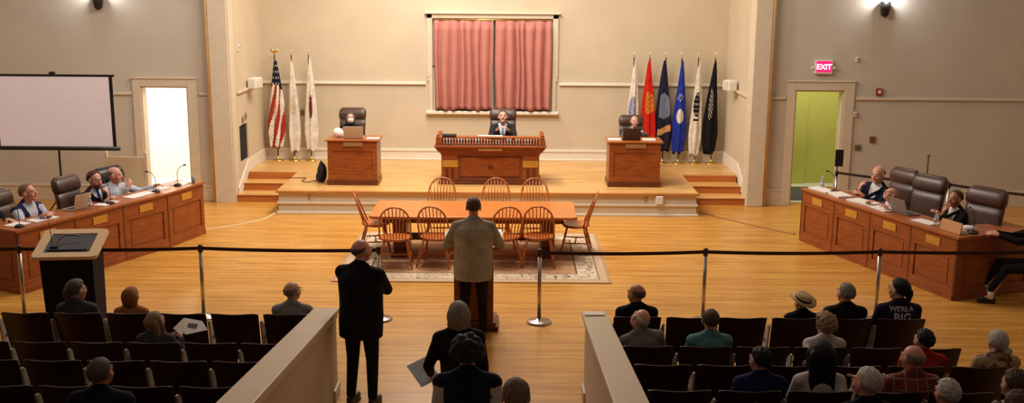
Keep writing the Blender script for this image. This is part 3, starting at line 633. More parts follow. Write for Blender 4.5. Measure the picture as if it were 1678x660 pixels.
MB().tube(curve_pts([(-4.75, 21.95, ZS + .01), (-4.45, 21.95, ZS + .01), (-4.32, 21.9, ZS + .01), (-4.36, 21.62, ZS + .01), (-4.2, 21.5, ZS + .01), (-4.05, 21.75, ZS + .012)], 8), .009, 6).build('cable', mat('cord_brown', (110, 72, 48), .6), t, True)
MB().box((-4.04, 21.78, ZS + .03), (.07, .12, .05)).build('plug', BLACKP, t, bevel=.01)
# ---------------------------------------------------------------- flags
def flag(x, label, mats, classify, zt, zb, w_, seed, finial='spear', lean=0.0, y=24.18):
    t = thing('flagpole', label, 'flag', (x, y, ZS)); rnd = random.Random(seed)
    MB().lathe([(.001, 0), (.13, 0), (.13, .015), (.06, .035), (.03, .06), (.022, .12), (.001, .12)], n=20).build('stand', BRASS, t, True)
    MB().tube([(0, 0, .05), (0, 0, 1.2), (0, 0, 2.42)], .014).build('pole', mat('pole_dark', (58, 34, 24), .4), t, True)
    if finial == 'eagle':
        m = MB(); m.ell((0, 0, 2.45), .025); m.ell((0, 0, 2.50), (.02, .02, .04)); 
        for s in (-1, 1): m.add([(0, 0, 2.49), (s * .09, 0, 2.56), (s * .07, 0, 2.48), (s * .02, 0, 2.46), (0, .01, 2.49), (s * .09, .01, 2.56), (s * .07, .01, 2.48), (s * .02, .01, 2.46)], [(0, 1, 2, 3), (7, 6, 5, 4), (0, 4, 5, 1), (1, 5, 6, 2), (2, 6, 7, 3), (3, 7, 4, 0)])
        m.build('eagle_finial', BRASS, t, True)
    else: MB().lathe([(.001, 2.41), (.018, 2.42), (.012, 2.44), (.024, 2.47), (.012, 2.52), (.001, 2.56)], n=10).build('spear_finial', mat('finial_pale', (230, 214, 170), .3, .6), t, True)
    na, nz = 72, 90; rings = []; mids = []
    nf = 5; ph = rnd.uniform(0, 6)
    for k in range(nz + 1):
        q = k / nz; z = zt + (zb - zt) * q
        wd = w_ * (.10 + .90 * min(1, q * 1.35) ** .75) * (1 - .28 * max(0, q - .82) / .18) ; cx = .02 * sin(3 * q + ph) + lean * q
        ring = []
        for i in range(na):
            a = 2 * pi * i / na; r = 1 + .22 * sin(nf * a + ph + 1.2 * q) * min(1, q * 2.5) + .08 * sin(9 * a + 4 * q)
            ring.append((cx + wd / 2 * r * cos(a), wd / 2 * .55 * r * sin(a), z + (.05 * sin(3 * a + ph) if k == nz else 0)))
        rings.append(ring)
    m = MB(); m.loft(rings); nfac = len(m.f); mi = []
    for k in range(nz):
        for i in range(na): mi.append(classify((i + .5) / na, (k + .5) / nz, rnd))
    m.m = mi + [mi[0], mi[-1]]
    m.build('flag_cloth', mats, t, True); return t
FW = fabric('flag_white', (222, 212, 194)); FR = fabric('flag_red', (196, 34, 18)); FN = fabric('flag_navy', (30, 30, 48)); FB = fabric('flag_blue', (36, 52, 150)); FK = fabric('flag_black', (22, 16, 20))
FG = fabric('flag_gold', (206, 128, 48)); FUR = fabric('flag_stripe_red', (164, 52, 42)); FGR = fabric('flag_grey', (118, 120, 128)); FLB = fabric('flag_light_blue', (98, 116, 160))
def us(a, q, r):
    if q < .36 + .08 * sin(2 * pi * a): 
        return 1 if (int(a * 24) % 3 == 0 and int(q * 90) % 6 < 2) else 0
    return 2 if int((a * 11 + q * 4)) % 2 else 3
def ellips(a, q, ca, cq, ra, rq): return ((a - ca) / ra) ** 2 + ((q - cq) / rq) ** 2 < 1
front = .75
flag(-5.40, 'american stars and stripes flag, leftmost on the stage', [FN, FW, FUR, FW], us, 2.33, .32, .36, 1, 'eagle', -.02)
flag(-5.02, 'white flag with faint gold emblem, middle of the three left flags', [FW, fabric('flag_tan', (200, 172, 130))], lambda a, q, r: 1 if ellips(a, q, front, .52, .1, .09) and (int(a * 60) + int(q * 50)) % 3 else 0, 2.36, .22, .25, 2, lean=.0)
flag(-4.63, 'white flag with dark red and blue emblem, rightmost of the three left flags', [FW, FUR, FN], lambda a, q, r: (1 if (int(a * 50) + int(q * 40)) % 2 else 2) if ellips(a, q, front, .52, .07, .13) else 0, 2.36, .24, .26, 3, lean=.03)
def f_army(a, q, r): return 1 if ellips(a, q, front, .62, .17, .17) and (int(a * 40) + int(q * 60)) % 3 else 0
def f_mc(a, q, r): return 1 if ellips(a, q, front, .48, .16, .13) and (int(a * 46) * 7 + int(q * 70) * 3) % 4 else 0
def f_navy(a, q, r):
    if ellips(a, q, front, .50, .17, .14): return 1 if (int(a * 40) * 5 + int(q * 60) * 3) % 3 else 2
    if abs(q - .77 + .25 * (a - front)) < .035 and .55 < a < .95: return 3
    return 0
def f_af(a, q, r):
    if ellips(a, q, front + .02, .60, .13, .08): return 1
    if ellips(a, q, front, .40, .14, .05) and (int(a * 70) + int(q * 90)) % 5 == 0: return 1
    return 0
def f_cg(a, q, r):
    if ellips(a, q, front, .46, .14, .13): return 1 if (int(a * 50) * 3 + int(q * 60)) % 3 else 2
    return 1 if abs(q - .62) < .012 and .65 < a < .85 else 0
def f_pow(a, q, r):
    return 1 if ellips(a, q, .7, .46, .09, .17) and (int(a * 60) * 3 + int(q * 80) * 5) % 4 == 0 else 0
flag(2.74, 'white flag with blue emblem, leftmost of the six right flags', [FW, FLB], f_army, 2.36, .55, .24, 4)
flag(3.10, 'red flag with gold emblem, second of the six right flags', [FR, FG], f_mc, 2.36, .36, .33, 5, lean=.03)
flag(3.46, 'dark blue flag with grey and tan emblem, third of the six right flags', [FN, FGR, FLB, fabric('flag_ribbon', (196, 140, 84))], f_navy, 2.36, .30, .36, 6, lean=-.03)
flag(3.82, 'bright blue flag with white emblem, fourth of the six right flags', [FB, FW], f_af, 2.36, .26, .28, 7, lean=.0)
flag(4.20, 'white flag with black emblem, fifth of the six right flags', [FW, FK, FGR], f_cg, 2.36, .20, .25, 8, lean=-.02)
flag(4.58, 'black flag, rightmost on the stage', [FK, FW], f_pow, 2.36, .26, .30, 9, lean=-.05)
# ---------------------------------------------------------------- dais desks
def dais(pts, side, tag_side):
    # pts: front corner points along the face, far to near; side = +1 if the sitters are on the left of travel
    H_, D = .93, .52; tops_f = []; tops_b = []
    nseg = len(pts) - 1
    for i in range(nseg):
        a = Vector(pts[i]).to_3d(); b = Vector(pts[i + 1]).to_3d(); u = (b - a); Ls = u.length; u.normalize()
        # local x along the face, +y toward sitters
        if side > 0: org, ux = b, -u
        else: org, ux = a, u
        nrm = Vector((-ux.y, ux.x, 0)); ang = math.degrees(math.atan2(ux.y, ux.x))
        nm = ['far end', 'second from the far end', 'third from the far end', 'near', 'end return'][i]
        t = thing('dais_desk', 'wooden %s-side dais desk unit with brass plate, %s one' % (tag_side, nm) if i < 4 else 'wooden dais desk unit turned across the near end of the %s side' % tag_side, 'desk', tuple(org), ang, 'dais desk units on the %s side' % tag_side)
        m = MB(); xa_, xb_ = .012, Ls - .012
        skip_lo = (i == 3 and side > 0) or (i == 4 and side < 0); skip_hi = (i == 3 and side < 0) or (i == 4 and side > 0)
        m.b2(.012, Ls - .012, .0, .03, .08, H_)
        if not skip_lo: m.b2(.012, .035, .03, D, 0, H_)
        if not skip_hi: m.b2(Ls - .035, Ls - .012, .03, D, 0, H_)
        m.build('body', OAK, t, bevel=.003)
        m = MB(); m.b2(.012, Ls - .012, -.018, 0, .66, H_); m.b2(.012, Ls - .012, -.018, 0, .08, .17); m.b2(.012, .11, -.018, 0, .17, .66); m.b2(Ls - .11, Ls - .012, -.018, 0, .17, .66); ff_ = m.build('face_frame', OAK, t, bevel=.006)
        m = MB(); m.b2(.16, Ls - .16, -.008, 0, .22, .61); m.build('raised_panel', OAK, ff_, bevel=.012)
        MB().b2(.004, Ls - .004, -.03, .04, 0, .085).build('plinth', OAK, t, bevel=.006)
        if i > 0 or True: MB().b2(-.012, .012, -.02, .1, 0.02, H_).build('filler_strip', OAKD, t)
        if i < 4: MB().b2(Ls / 2 - .15, Ls / 2 + .15, -.03, -.018, .74, .86).build('name_plate', BRASSPL, t, bevel=.002)
    # continuous worktop following the faces
    fr, bk = [], []
    P = [Vector(p) for p in pts]
    for i, p in enumerate(P):
        d1 = (P[i] - P[i - 1]).normalized() if i else (P[1] - P[0]).normalized(); d2 = (P[i + 1] - P[i]).normalized() if i < nseg else d1
        n1 = Vector((-d1.y, d1.x)) * -side * -1; n2 = Vector((-d2.y, d2.x)) * -side * -1
        n1 = Vector((-d1.y, d1.x)); n2 = Vector((-d2.y, d2.x))
        if side > 0: n1, n2 = -n1, -n2
        n = (n1 + n2).normalized(); k = 1 / max(.4, n.dot(n1)); fr.append(p - n * .05 * k); bk.append(p + n * (D + .02) * k)
    m = MB()
    for i in range(nseg): m.prism([tuple(fr[i]), tuple(fr[i + 1]), tuple(bk[i + 1]), tuple(bk[i])], H_, H_ + .035)
    o = m.build('dais_worktop', OAKT); tag(o, 'continuous wooden worktop along the %s dais desks' % tag_side, 'worktop')
LP = [(-5.61, 18.90), (-5.93, 17.85), (-6.36, 16.93), (-6.76, 15.98), (-7.19, 15.0), (-8.45, 15.62)]
RP = [(5.23, 18.72), (5.52, 17.76), (5.84, 16.86), (6.17, 15.95), (6.5, 15.02), (7.85, 15.55)]
dais(LP, 1, 'left'); dais(RP, -1, 'right')
ZD = .966
def on_dais(P, seg, f, back): 
    a, b = Vector(P[seg]), Vector(P[seg + 1]); u = (b - a).normalized(); n = Vector((-u.y, u.x)); 
    if P is LP: n = -n
    p = a.lerp(b, f) + n * back; return p, math.degrees(math.atan2(u.y, u.x))
def papers(P, seg, f, back, w_, d_, label, rot=0, th=.008):
    p, a = on_dais(P, seg, f, back); o = MB().box((0, 0, th / 2), (w_, d_, th)).build('paper_stack', PAPER, loc=(p.x, p.y, ZD)); o.rotation_euler = (0, 0, radians(a + rot)); tag(o, label, 'papers')
papers(LP, 0, .25, .22, .5, .22, 'white papers at the far end of the left dais', 4)
papers(LP, 0, .80, .30, .34, .22, 'white papers beside the far microphone on the left dais', -6)
papers(LP, 1, .35, .25, .60, .24, 'long spread of white papers before the bearded person', 3)
papers(LP, 2, .1, .22, .4, .22, 'white sheets left of the bearded person on the left dais', 8)
papers(LP, 3, .35, .24, .42, .25, 'white papers before the person in the dark vest', -5)
papers(LP, 3, .75, .28, .30, .24, 'white sheet at the near corner of the left dais', 6)
papers(RP, 0, .30, .20, .5, .25, 'white papers at the far end of the right dais', 4, .02)
papers(RP, 0, .80, .22, .42, .26, 'white papers before the bald person on the right dais', -8, .03)
papers(RP, 1, .45, .24, .52, .28, 'heap of white papers in the middle of the right dais', 6, .025)
papers(RP, 2, .0, .22, .45, .26, 'white sheets left of the grey laptop on the right dais', -4, .015)
papers(RP, 3, .05, .2, .40, .22, 'white sheets in front of the grey laptop on the right dais', 5, .01)
def standing_folder(P, seg, f, back, label, mt, h=.17, w_=.42):
    p, a = on_dais(P, seg, f, back); t = thing('file_folder', label, 'folder', (p.x, p.y, ZD), a)
    MB().box((0, .0, h / 2), (w_, .02, h), Matrix.Rotation(radians(-12), 3, 'X')).build('cover', mt, t, bevel=.003); MB().box((0, .06, .03), (w_ * .95, .12, .05)).build('sheets', PAPER, t, bevel=.003)
standing_folder(RP, 3, .72, .1, 'tan folder standing at the near corner of the right dais', mat('manila', (206, 150, 96), .6))
o = MB().ell((0, 0, .04), (.12, .09, .045)).ell((.08, .02, .03), (.07, .05, .03)).build('crumpled_paper', PAPER, smooth=True, loc=(6.78, 15.4, ZD)); tag(o, 'crumpled white paper at the near corner of the right dais', 'papers')
p, a = on_dais(LP, 2, .62, .22); laptop((p.x, p.y, ZD), a + 180, 'open pale laptop on the left dais between two people', SILVER, .34, 14)
p, a = on_dais(RP, 2, .42, .22); laptop((p.x, p.y, ZD), a + 0, 'open grey laptop on the right dais before an empty chair', GREYLAP, .38, 20)
def gooseneck(loc, rz, label, h=.36, sc=1, parentbase=True):
    t = thing('gooseneck_microphone', label, 'microphone', loc, rz); MB().lathe([(.001, 0), (.07, 0), (.07, .02), (.05, .035), (.001, .04)], n=18).build('base', BLACKP, t, True)
    MB().tube(curve_pts([(0, 0, .03), (0, 0, h * .6), (.05, .0, h * .9), (.12, 0, h)], 8), .006, 8).build('neck', BLACKP, t, True); MB().ell((.135, 0, h + .005), (.028, .016, .016)).build('mic_head', BLACKP, t, True)
for (P, s, f, b, rz, lab) in ((LP, 0, .45, .18, 20, 'black gooseneck microphone at the far end of the left dais'), (LP, 1, .05, .18, 200, 'black gooseneck microphone before the person in the pale shirt'), (LP, 2, .1, .14, 150, 'black gooseneck microphone before the bearded person'),
                         (LP, 3, .85, .12, 140, 'black gooseneck microphone at the near corner of the left dais'), (RP, 0, .5, .3, 160, 'black gooseneck microphone before the bald person on the right dais'), (RP, 3, .9, .35, 100, 'black gooseneck microphone at the near corner of the right dais')):
    p, a = on_dais(P, s, f, b); gooseneck((p.x, p.y, ZD), rz, lab)
def bottle(loc, label):
    t = thing('water_bottle', label, 'bottle', loc); MB().lathe([(.001, 0), (.032, 0), (.034, .02), (.031, .06), (.034, .10), (.033, .14), (.014, .18), (.012, .2), (.001, .2)], n=16).build('bottle_body', CLEAR, t, True)
    MB().lathe([(.001, .2), (.015, .2), (.015, .222), (.001, .222)], n=12).build('cap', WHITEP, t, True); MB().lathe([(.0335, .07), (.0355, .07), (.0355, .11), (.0335, .11)], n=16).build('label_band', mat('bottle_band', (190, 200, 214), .5), t, True)
p, a = on_dais(RP, 0, .12, .3); bottle((p.x, p.y, ZD), 'clear water bottle at the far end of the right dais')
p, a = on_dais(RP, 3, .28, .2); bottle((p.x, p.y, ZD), 'clear water bottle right of the grey laptop on the right dais')
p, a = on_dais(LP, 2, .58, .08); bottle((p.x, p.y, ZD), 'clear water bottle beside the pale laptop on the left dais')
t = thing('plastic_cup', 'clear plastic cup at the far corner of the left dais', 'cup', (-5.72, 18.72, ZD)); MB().lathe([(.001, 0), (.03, 0), (.042, .13), (.038, .13), (.027, .01), (.001, .01)], n=18).build('cup_body', CLEAR, t, True)
# ---------------------------------------------------------------- lecterns
t = thing('black_lectern', 'black lectern with a tan framed slanted top at the left', 'lectern', (-5.83, 13.62, 0), 6).scale = (.84, .84, 1.0); t = bpy.data.objects['black_lectern']
m = MB(); vs = []
for z, x0, x1, y0, y1 in ((.0, -.42, .42, -.2, .34), (.06, -.42, .42, -.2, .34)): pass
m.add([(-.38, -.22, 0), (.38, -.22, 0), (.38, .34, 0), (-.38, .34, 0), (-.40, -.30, .98), (.40, -.30, .98), (.40, .34, 1.14), (-.40, .34, 1.14)], [(3, 2, 1, 0), (4, 5, 6, 7), (0, 1, 5, 4), (1, 2, 6, 5), (2, 3, 7, 6), (3, 0, 4, 7)])
m.build('cabinet', BLACKB, t, bevel=.01)
R = Matrix.Rotation(radians(14), 3, 'X'); base = V(0, .02, 1.085)
def rp(x, y, z): return base + R @ V(x, y, z)
def rrect(hx, hy, r, z, n=6): return [rp(cx + r * cos(a), cy + r * sin(a), z) for cx, cy, a0 in ((hx - r, hy - r, 0), (-hx + r, hy - r, pi / 2), (-hx + r, -hy + r, pi), (hx - r, -hy + r, 3 * pi / 2)) for a in [a0 + pi / 2 * q / n for q in range(n + 1)]]
MB().loft([rrect(.49, .43, .08, 0), rrect(.50, .44, .09, .02), rrect(.49, .43, .08, .045), rrect(.35, .29, .02, .045), rrect(.345, .285, .02, .03)], True).build('top_frame', TAN, t)
MB().loft([rrect(.344, .284, .02, .031), rrect(.344, .284, .02, .036)]).build('reading_surface', mat('lectern_inset', (46, 40, 38), .5), t)
MB().box(rp(0, -.22, .045), (.6, .02, .02), R).build('paper_stop', BLACKP, t)
MB().tube(curve_pts([rp(-.20, -.10, .04), rp(-.16, .0, .10), rp(-.06, .06, .13), rp(.14, .06, .12)], 8), .011, 8).build('gooseneck', mat('lectern_mic', (128, 122, 116), .35, .6), t, True)
MB().box(rp(-.22, -.12, .05), (.12, .08, .03), R).build('microphone_base', BLACKP, t, bevel=.008)
MB().tube([rp(-.28, .0, .04), rp(-.30, .05, .32)], .006, 8).build('thin_microphone', BLACKP, t, True)
t = thing('speaker_lectern', 'wooden lectern in front of the standing speaker', 'lectern', (-.50, 13.72, 0))
MB().b2(-.33, .33, -.28, .26, 0, .07).build('base', OAKD, t, bevel=.012); MB().b2(-.30, .30, -.25, .23, .07, .12).build('base_moulding', OAK, t, bevel=.012)
m = MB(); m.add([(-.26, -.2, .12), (.26, -.2, .12), (.26, .2, .12), (-.26, .2, .12), (-.26, -.2, 1.10), (.26, -.2, 1.10), (.26, .2, 1.22), (-.26, .2, 1.22)], [(3, 2, 1, 0), (4, 5, 6, 7), (0, 1, 5, 4), (1, 2, 6, 5), (2, 3, 7, 6), (3, 0, 4, 7)]); m.build('column', OAK, t, bevel=.008)
R2 = Matrix.Rotation(radians(16.7), 3, 'X'); MB().box((0, 0, 1.185), (.74, .52, .03), R2).build('reading_desk', OAKT, t, bevel=.008); MB().box((0, -.24, 1.13), (.74, .02, .05), R2).build('paper_stop', OAK, t, bevel=.004)
for x, rz, lab in ((-.30, 6, 'white paper on the left side of the speaker lectern'), (.29, -5, 'white paper on the right side of the speaker lectern')):
    o = MB().box((0, 0, 0), (.23, .3, .004), Matrix.Rotation(radians(rz), 3, 'Z')).build('paper_sheet', PAPER, loc=(-.50 + x * .9, 13.76, 1.217)); o.rotation_euler = (radians(16.7), 0, 0); tag(o, lab, 'papers')
# ---------------------------------------------------------------- stanchions and belts
def stanchion(x, y, label, z=0, g='belt stanchions across the well'):
    t = thing('stanchion', label, 'stanchion', (x, y, z), 0, g)
    MB().lathe([(.001, 0), (.17, 0), (.172, .012), (.15, .03), (.05, .042), (.03, .06), (.001, .06)], n=32).build('base', CHROME, t, True)
    MB().lathe([(.026, .04), (.026, .93), (.001, .93)], n=18).build('post', CHROME, t, True)
    MB().lathe([(.001, .925), (.032, .93), (.034, .95), (.034, 1.01), (.028, 1.03), (.001, 1.035)], n=18).build('belt_head', mat('stanchion_head', (60, 26, 22), .4), t, True)
SP = [(-6.63, 13.85), (-4.22, 13.96), (-1.80, 13.93), (0.38, 13.85), (2.63, 13.96), (5.02, 14.03), (7.4, 14.1)]
SN = ['leftmost chrome stanchion, beside the black lectern', 'chrome stanchion standing behind the front left seats', 'chrome stanchion behind the standing person in the dark suit', 'chrome stanchion right of the standing speaker, base fully visible', 'chrome stanchion behind the right front seats, beside the teal shirt', 'chrome stanchion before the right dais', 'chrome stanchion past the right frame edge']
for (x, y), l in zip(SP[:6], SN): stanchion(x, y, l)
SP[6] = (7.6, 14.15)
def belt(a, b, za, zb, label, sag=.02, pad=.034):
    A, B = V(a[0], a[1], za), V(b[0], b[1], zb); u = (B - A); u.z = 0; u.normalize(); A = A + u * pad; B = B - u * pad; rings = []; n = Vector((-u.y, u.x, 0)) * .0015
    for k in range(13):
        q = k / 12; p = A.lerp(B, q) - V(0, 0, sag * 4 * q * (1 - q)); rings.append([p - n - V(0, 0, .024), p + n - V(0, 0, .024), p + n + V(0, 0, .024), p - n + V(0, 0, .024)])
    o = MB().loft(rings).build('barrier_belt', BELT); tag(o, label, 'belt', 'barrier belts')
belt((-9.0, 13.8), SP[0], .98, .98, 'dark red barrier belt running out of view at the left')
belt(SP[0], SP[1], .98, .98, 'dark red barrier belt behind the black lectern'); belt(SP[1], SP[2], .98, .98, 'dark red barrier belt left of the person in the dark suit')
belt(SP[3], SP[4], .98, .98, 'dark red barrier belt from the stanchion right of the speaker'); belt(SP[4], SP[5], .98, .98, 'dark red barrier belt above the straw hat'); belt(SP[5], SP[6], .98, .98, 'dark red barrier belt across the right dais end')
RS = [(6.25, 20.15), (7.95, 19.0), (9.6, 17.6)]
for (x, y), l in zip(RS, ['stanchion holding a black sign behind the right dais', 'stanchion behind the empty chair of the right dais', 'stanchion at the far right wall side']): stanchion(x, y, 'chrome ' + l, g='belt stanchions behind the right dais')
belt(RS[0], RS[1], .99, .99, 'dark barrier belt behind the bald person at the right dais'); belt(RS[1], RS[2], .99, .99, 'dark barrier belt behind the empty chairs of the right dais')
t = thing('sign_holder', 'black sign on top of the stanchion by the green doorway', 'sign', (6.25, 20.15, 1.035)); MB().box((.03, 0, .24), (.16, .02, .33)).build('sign_panel', BLACKP, t, bevel=.01); MB().tube([(0, 0, 0), (0, 0, .1)], .012).build('sign_post', BLACKP, t, True)
t = thing('thin_pole', 'thin brown pole standing behind the right dais', 'pole', (8.05, 20.3, 0)); MB().lathe([(.001, 0), (.12, 0), (.12, .02), (.02, .04), (.015, .05), (.015, 1.28), (.03, 1.30), (.03, 1.33), (.001, 1.34)], n=16).build('shaft', mat('pole_brown', (112, 86, 66), .5), t, True)
# ---------------------------------------------------------------- projection screen and bench
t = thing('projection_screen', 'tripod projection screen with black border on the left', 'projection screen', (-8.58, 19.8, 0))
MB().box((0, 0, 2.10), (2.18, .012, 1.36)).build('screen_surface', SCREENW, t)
m = MB(); m.b2(-1.16, 1.16, -.012, .012, 2.76, 2.80); m.b2(-1.12, -1.06, -.010, .010, 1.43, 2.76); m.b2(1.06, 1.12, -.010, .010, 1.43, 2.76); m.build('border', BLACKP, t)
MB().tube([(-1.18, 0, 1.41), (1.18, 0, 1.41)], .04, 14).build('screen_case', BLACKP, t, True)
MB().tube([(0, .06, .25), (0, .06, 2.85)], .02).build('pole', BLACKP, t, True)
MB().box((0, .03, 2.82), (.1, .08, .05)).build('top_hook', BLACKP, t, bevel=.01)
for k in range(3):
    a = 2 * pi * k / 3 + .5; MB().tube([(0, .06, .55), (.55 * cos(a), .06 + .55 * sin(a), .02)], .014).build('leg', BLACKP, t, True)
CREAM = mat('cream_bench_paint', (218, 200, 170), .5, var=.04)
t = thing('high_back_bench', 'cream painted high-back bench behind the left dais', 'bench', (-7.62, 20.4, 0), -4)
for sx in (-1, 1):
    m = MB(); m.b2(sx * .40 - .03, sx * .40 + .03, .2, .26, 0, 1.18); m.lathe([(.03, 1.18), (.036, 1.2), (.02, 1.23), (.001, 1.27)], (sx * .40, .23, 0), 10); m.build('post', CREAM, t, bevel=.003)
    MB().b2(sx * .40 - .03, sx * .40 + .03, -.26, -.2, 0, .45).build('leg', CREAM, t, bevel=.003)
MB().b2(-.37, .37, .21, .25, .5, 1.12).build('back_panel', CREAM, t, bevel=.006); MB().b2(-.42, .42, -.27, .21, .42, .46).build('seat', CREAM, t, bevel=.008)
# ---------------------------------------------------------------- people
SKINS = {'light': mat('skin_light', (206, 156, 132), .5, var=.06, scale=8), 'pink': mat('skin_pink', (210, 148, 126), .5, var=.07, scale=8), 'tan': mat('skin_tan', (186, 122, 90), .5, var=.06, scale=8)}
LIPS = mat('lips', (172, 92, 80), .5); EYEW = mat('eye_white', (226, 220, 212), .3, var=.01); IRIS = mat('iris_dark', (44, 34, 28), .25)
def hairm(name, rgb): return mat('hair_' + name, rgb, .6, var=.35, scale=22, bump=.6, bscale=45, stretch=(3, 3, .6), spec=.3)
HAIR = dict(grey=hairm('grey', (132, 122, 112)), dgrey=hairm('dark_grey', (82, 72, 66)), white=hairm('white', (196, 188, 178)), brown=hairm('brown', (82, 56, 40)), black=hairm('black', (22, 17, 17)), blond=hairm('blond', (150, 122, 90)), orange=hairm('orange', (160, 92, 46)), sand=hairm('sandy', (120, 96, 74)))
SHOE = mat('black_shoe', (22, 18, 18), .4)
def ik(Sh, Wt, a, b, pole):
    d = Wt - Sh; L_ = d.length; mx = (a + b) * .985
    if L_ > mx: Wt = Sh + d * (mx / L_); d = Wt - Sh; L_ = mx
    L_ = max(L_, abs(a - b) + .02); dn = d.normalized(); x = (a * a - b * b + L_ * L_) / (2 * L_); h = sqrt(max(0, a * a - x * x))
    pl = pole - dn * pole.dot(dn); pl = pl.normalized() if pl.length > 1e-4 else V(0, 0, -1)
    return Sh + dn * x + pl * h, Wt
def hand(mb, Wp, d, n, side, curl, k=1.0):
    d = d.normalized(); n = (n - d * n.dot(d)).normalized(); w_ = d.cross(n) * (1 if side > 0 else -1)   # w_ = thumb side
    R = Matrix((w_, d, n)).transposed()
    mb.ell(Wp + d * .045 * k, (.040 * k, .052 * k, .016 * k), R, 14, 10); mb.cap(Wp - d * .03, Wp + d * .02 * k, .026 * k, .026 * k, 10)
    for i, (off, ln) in enumerate(((.030, .95), (.010, 1.08), (-.010, 1.0), (-.029, .80))):
        p = Wp + d * (.082 - .004 * abs(i - 1)) * k + w_ * off * k; a = curl * .35 + .08
        for j, sl in enumerate((.042, .027, .022)):
            dr = d * cos(a) + n * sin(a) + w_ * off * 1.5; q = p + dr.normalized() * sl * ln * k; mb.cap(p, q, (.0098 - .0008 * j) * k, (.0090 - .0008 * j) * k, 8); p = q; a += curl * (.75 if j == 0 else .6)
    p = Wp + d * .02 * k + w_ * .028 * k; dr = (w_ * .75 + d * .65 + n * .25).normalized()
    for j, sl in enumerate((.042, .032, .026)):
        q = p + dr * sl * k; mb.cap(p, q, (.0125 - .001 * j) * k, (.0115 - .001 * j) * k, 8); p = q; dr = (dr + d * .35 + n * .25 * curl).normalized()
NP = [0]
PEOPLE_G = None
def person(label, loc, face, pose='sit', h=1.75, bw=1.0, belly=0.0, lean=-6, side=0, twist=0, hd=(0, 0, 0), L=None, R_=None, hair=('short', 'brown'), skin='light',
           top='shirt', topc=None, sleevec=None, shirtc=None, tiec=None, legc=None, hl=None, hr=None, extra=(), kneeang=0, shoec=None, thick=1.0, legsout=0, headk=1.06, crossed=False):
    t = thing('person', label, 'person', loc, face)
    s = h / 1.75; sit = pose == 'sit'
    topc = topc or fabric('charcoal', (40, 38, 42)); legc = legc or fabric('dark_trousers', (30, 28, 32)); sk = SKINS[skin]
    P0 = V(0, 0, .555 if sit else .95) * s if not sit else V(0, 0, .46 + .085 * s)
    rx_ = radians(-lean); Rt = Matrix.Rotation(rx_, 3, 'X') @ Matrix.Rotation(radians(side), 3, 'Y'); u = Rt @ V(0, 0, 1)
    Rtop = Rt @ Matrix.Rotation(radians(twist), 3, 'Z')
    def T(x, y, z):      # torso coordinates with twist growing upward
        q = min(1, max(0, z / .5)); Rz = Matrix.Rotation(radians(twist) * q, 3, 'Z'); return P0 + Rt @ (Rz @ V(x, y, 0) + V(0, 0, z)) * s
    Nk = T(0, .0, .53)
    Hy, Hp, Hr = hd; RH = Matrix.Rotation(radians(Hy), 3, 'Z') @ Matrix.Rotation(radians(-Hp), 3, 'X') @ Matrix.Rotation(radians(Hr), 3, 'Y')
    neckdir = (u * .5 + V(0, 0, .8) + RH @ V(0, .25, .1)).normalized(); HC = Nk + (neckdir * .145) * s; k = headk * s
    def Hd(x, y, z): return HC + RH @ V(x, y, z) * k
    # joints
    Sh = {sd: T(sd * .18 * (0.6 + .4 * bw), .0, .448) for sd in (-1, 1)}
    defs = {'lap': (.13, .33, .17 if sit else -.02), 'desk': (.17, .42, .30), 'side': (.25, .04, -.12)}
    arms = {}
    for sd, spec in ((-1, L), (1, R_)):
        spec = spec or ('lap' if sit else 'side')
        if isinstance(spec, str): x, y, z = defs[spec]; tgt = V(sd * x, y, z) * s + P0
        else: tgt = V(*spec[:3]) * s + V(0, 0, P0.z) if len(spec) == 3 else V(*spec[:3])
        pole = V(sd * .6, -.6, -.8) if not isinstance(spec, str) or sit else V(sd * .4, -1, 0)
        if crossed: pole = V(sd * 1.2, -.1, -.35)
        El, Wt = ik(Sh[sd], tgt, .29 * s, .255 * s, pole); arms[sd] = (El, Wt)
    hips = {sd: P0 + V(sd * .095, .01, -.01) * s for sd in (-1, 1)}
    if sit:
        knees = {sd: V(sd * (.12 + legsout), .44 * s, P0.z - .02) for sd in (-1, 1)}; ank = {sd: V(sd * (.13 + legsout), .44 * s + .02 + kneeang, .10) for sd in (-1, 1)}
    else:
        knees = {sd: V(sd * .115, .03, .50 * s) for sd in (-1, 1)}; ank = {sd: V(sd * .13, -.01, .09) for sd in (-1, 1)}
    def ringT(z, rx, ry, cy=0, n=26): return [T(rx * cos(2 * pi * q / n), cy + ry * sin(2 * pi * q / n), z) for q in range(n)]
    def torso(mb, g, zlow, flare=0):
        b_ = bw; be = belly
        prof = [(zlow, .150 * b_ + flare, .112 * b_ + flare + be * .5, be * .3), (.0, .160 * b_ + flare * .6, .116 * b_ + be * .7, be * .5), (.12, .150 * b_ + be * .4, .108 * b_ + be, be * .7), (.24, .155 * b_ + be * .3, .112 * b_ + be * .7, be * .5), (.36, .168 * b_, .115 * b_ + be * .2, 0), (.43, .165 * b_, .102 * b_, -.005), (.485, .125 * b_, .078, -.01), (.525, .064, .058, -.008), (.55, .054, .052, 0)]
        mb.loft([ringT(z, rx + g, ry + g, cy) for z, rx, ry, cy in prof])
        for sd in (-1, 1):
            mb.cap(T(sd * .05, -.01, .485), Sh[sd], .050 + g, .046 * b_ + g, 14); mb.cap(T(sd * .01, -.02, .555), T(sd * .12, -.012, .475), .040 + g * .8, .036 + g, 12)
    def armc(mb, g, endoff=0):
        for sd in (-1, 1):
            El, Wt = arms[sd]; e2 = Wt + (El - Wt).normalized() * endoff; kk = (.5 + .5 * bw)
            mb.cap(Sh[sd], El, (.050 * kk + g) * s, (.038 * kk + g) * s, 14); mb.cap(El, e2, (.038 * kk + g) * s, (.026 + g * .9) * s, 14)
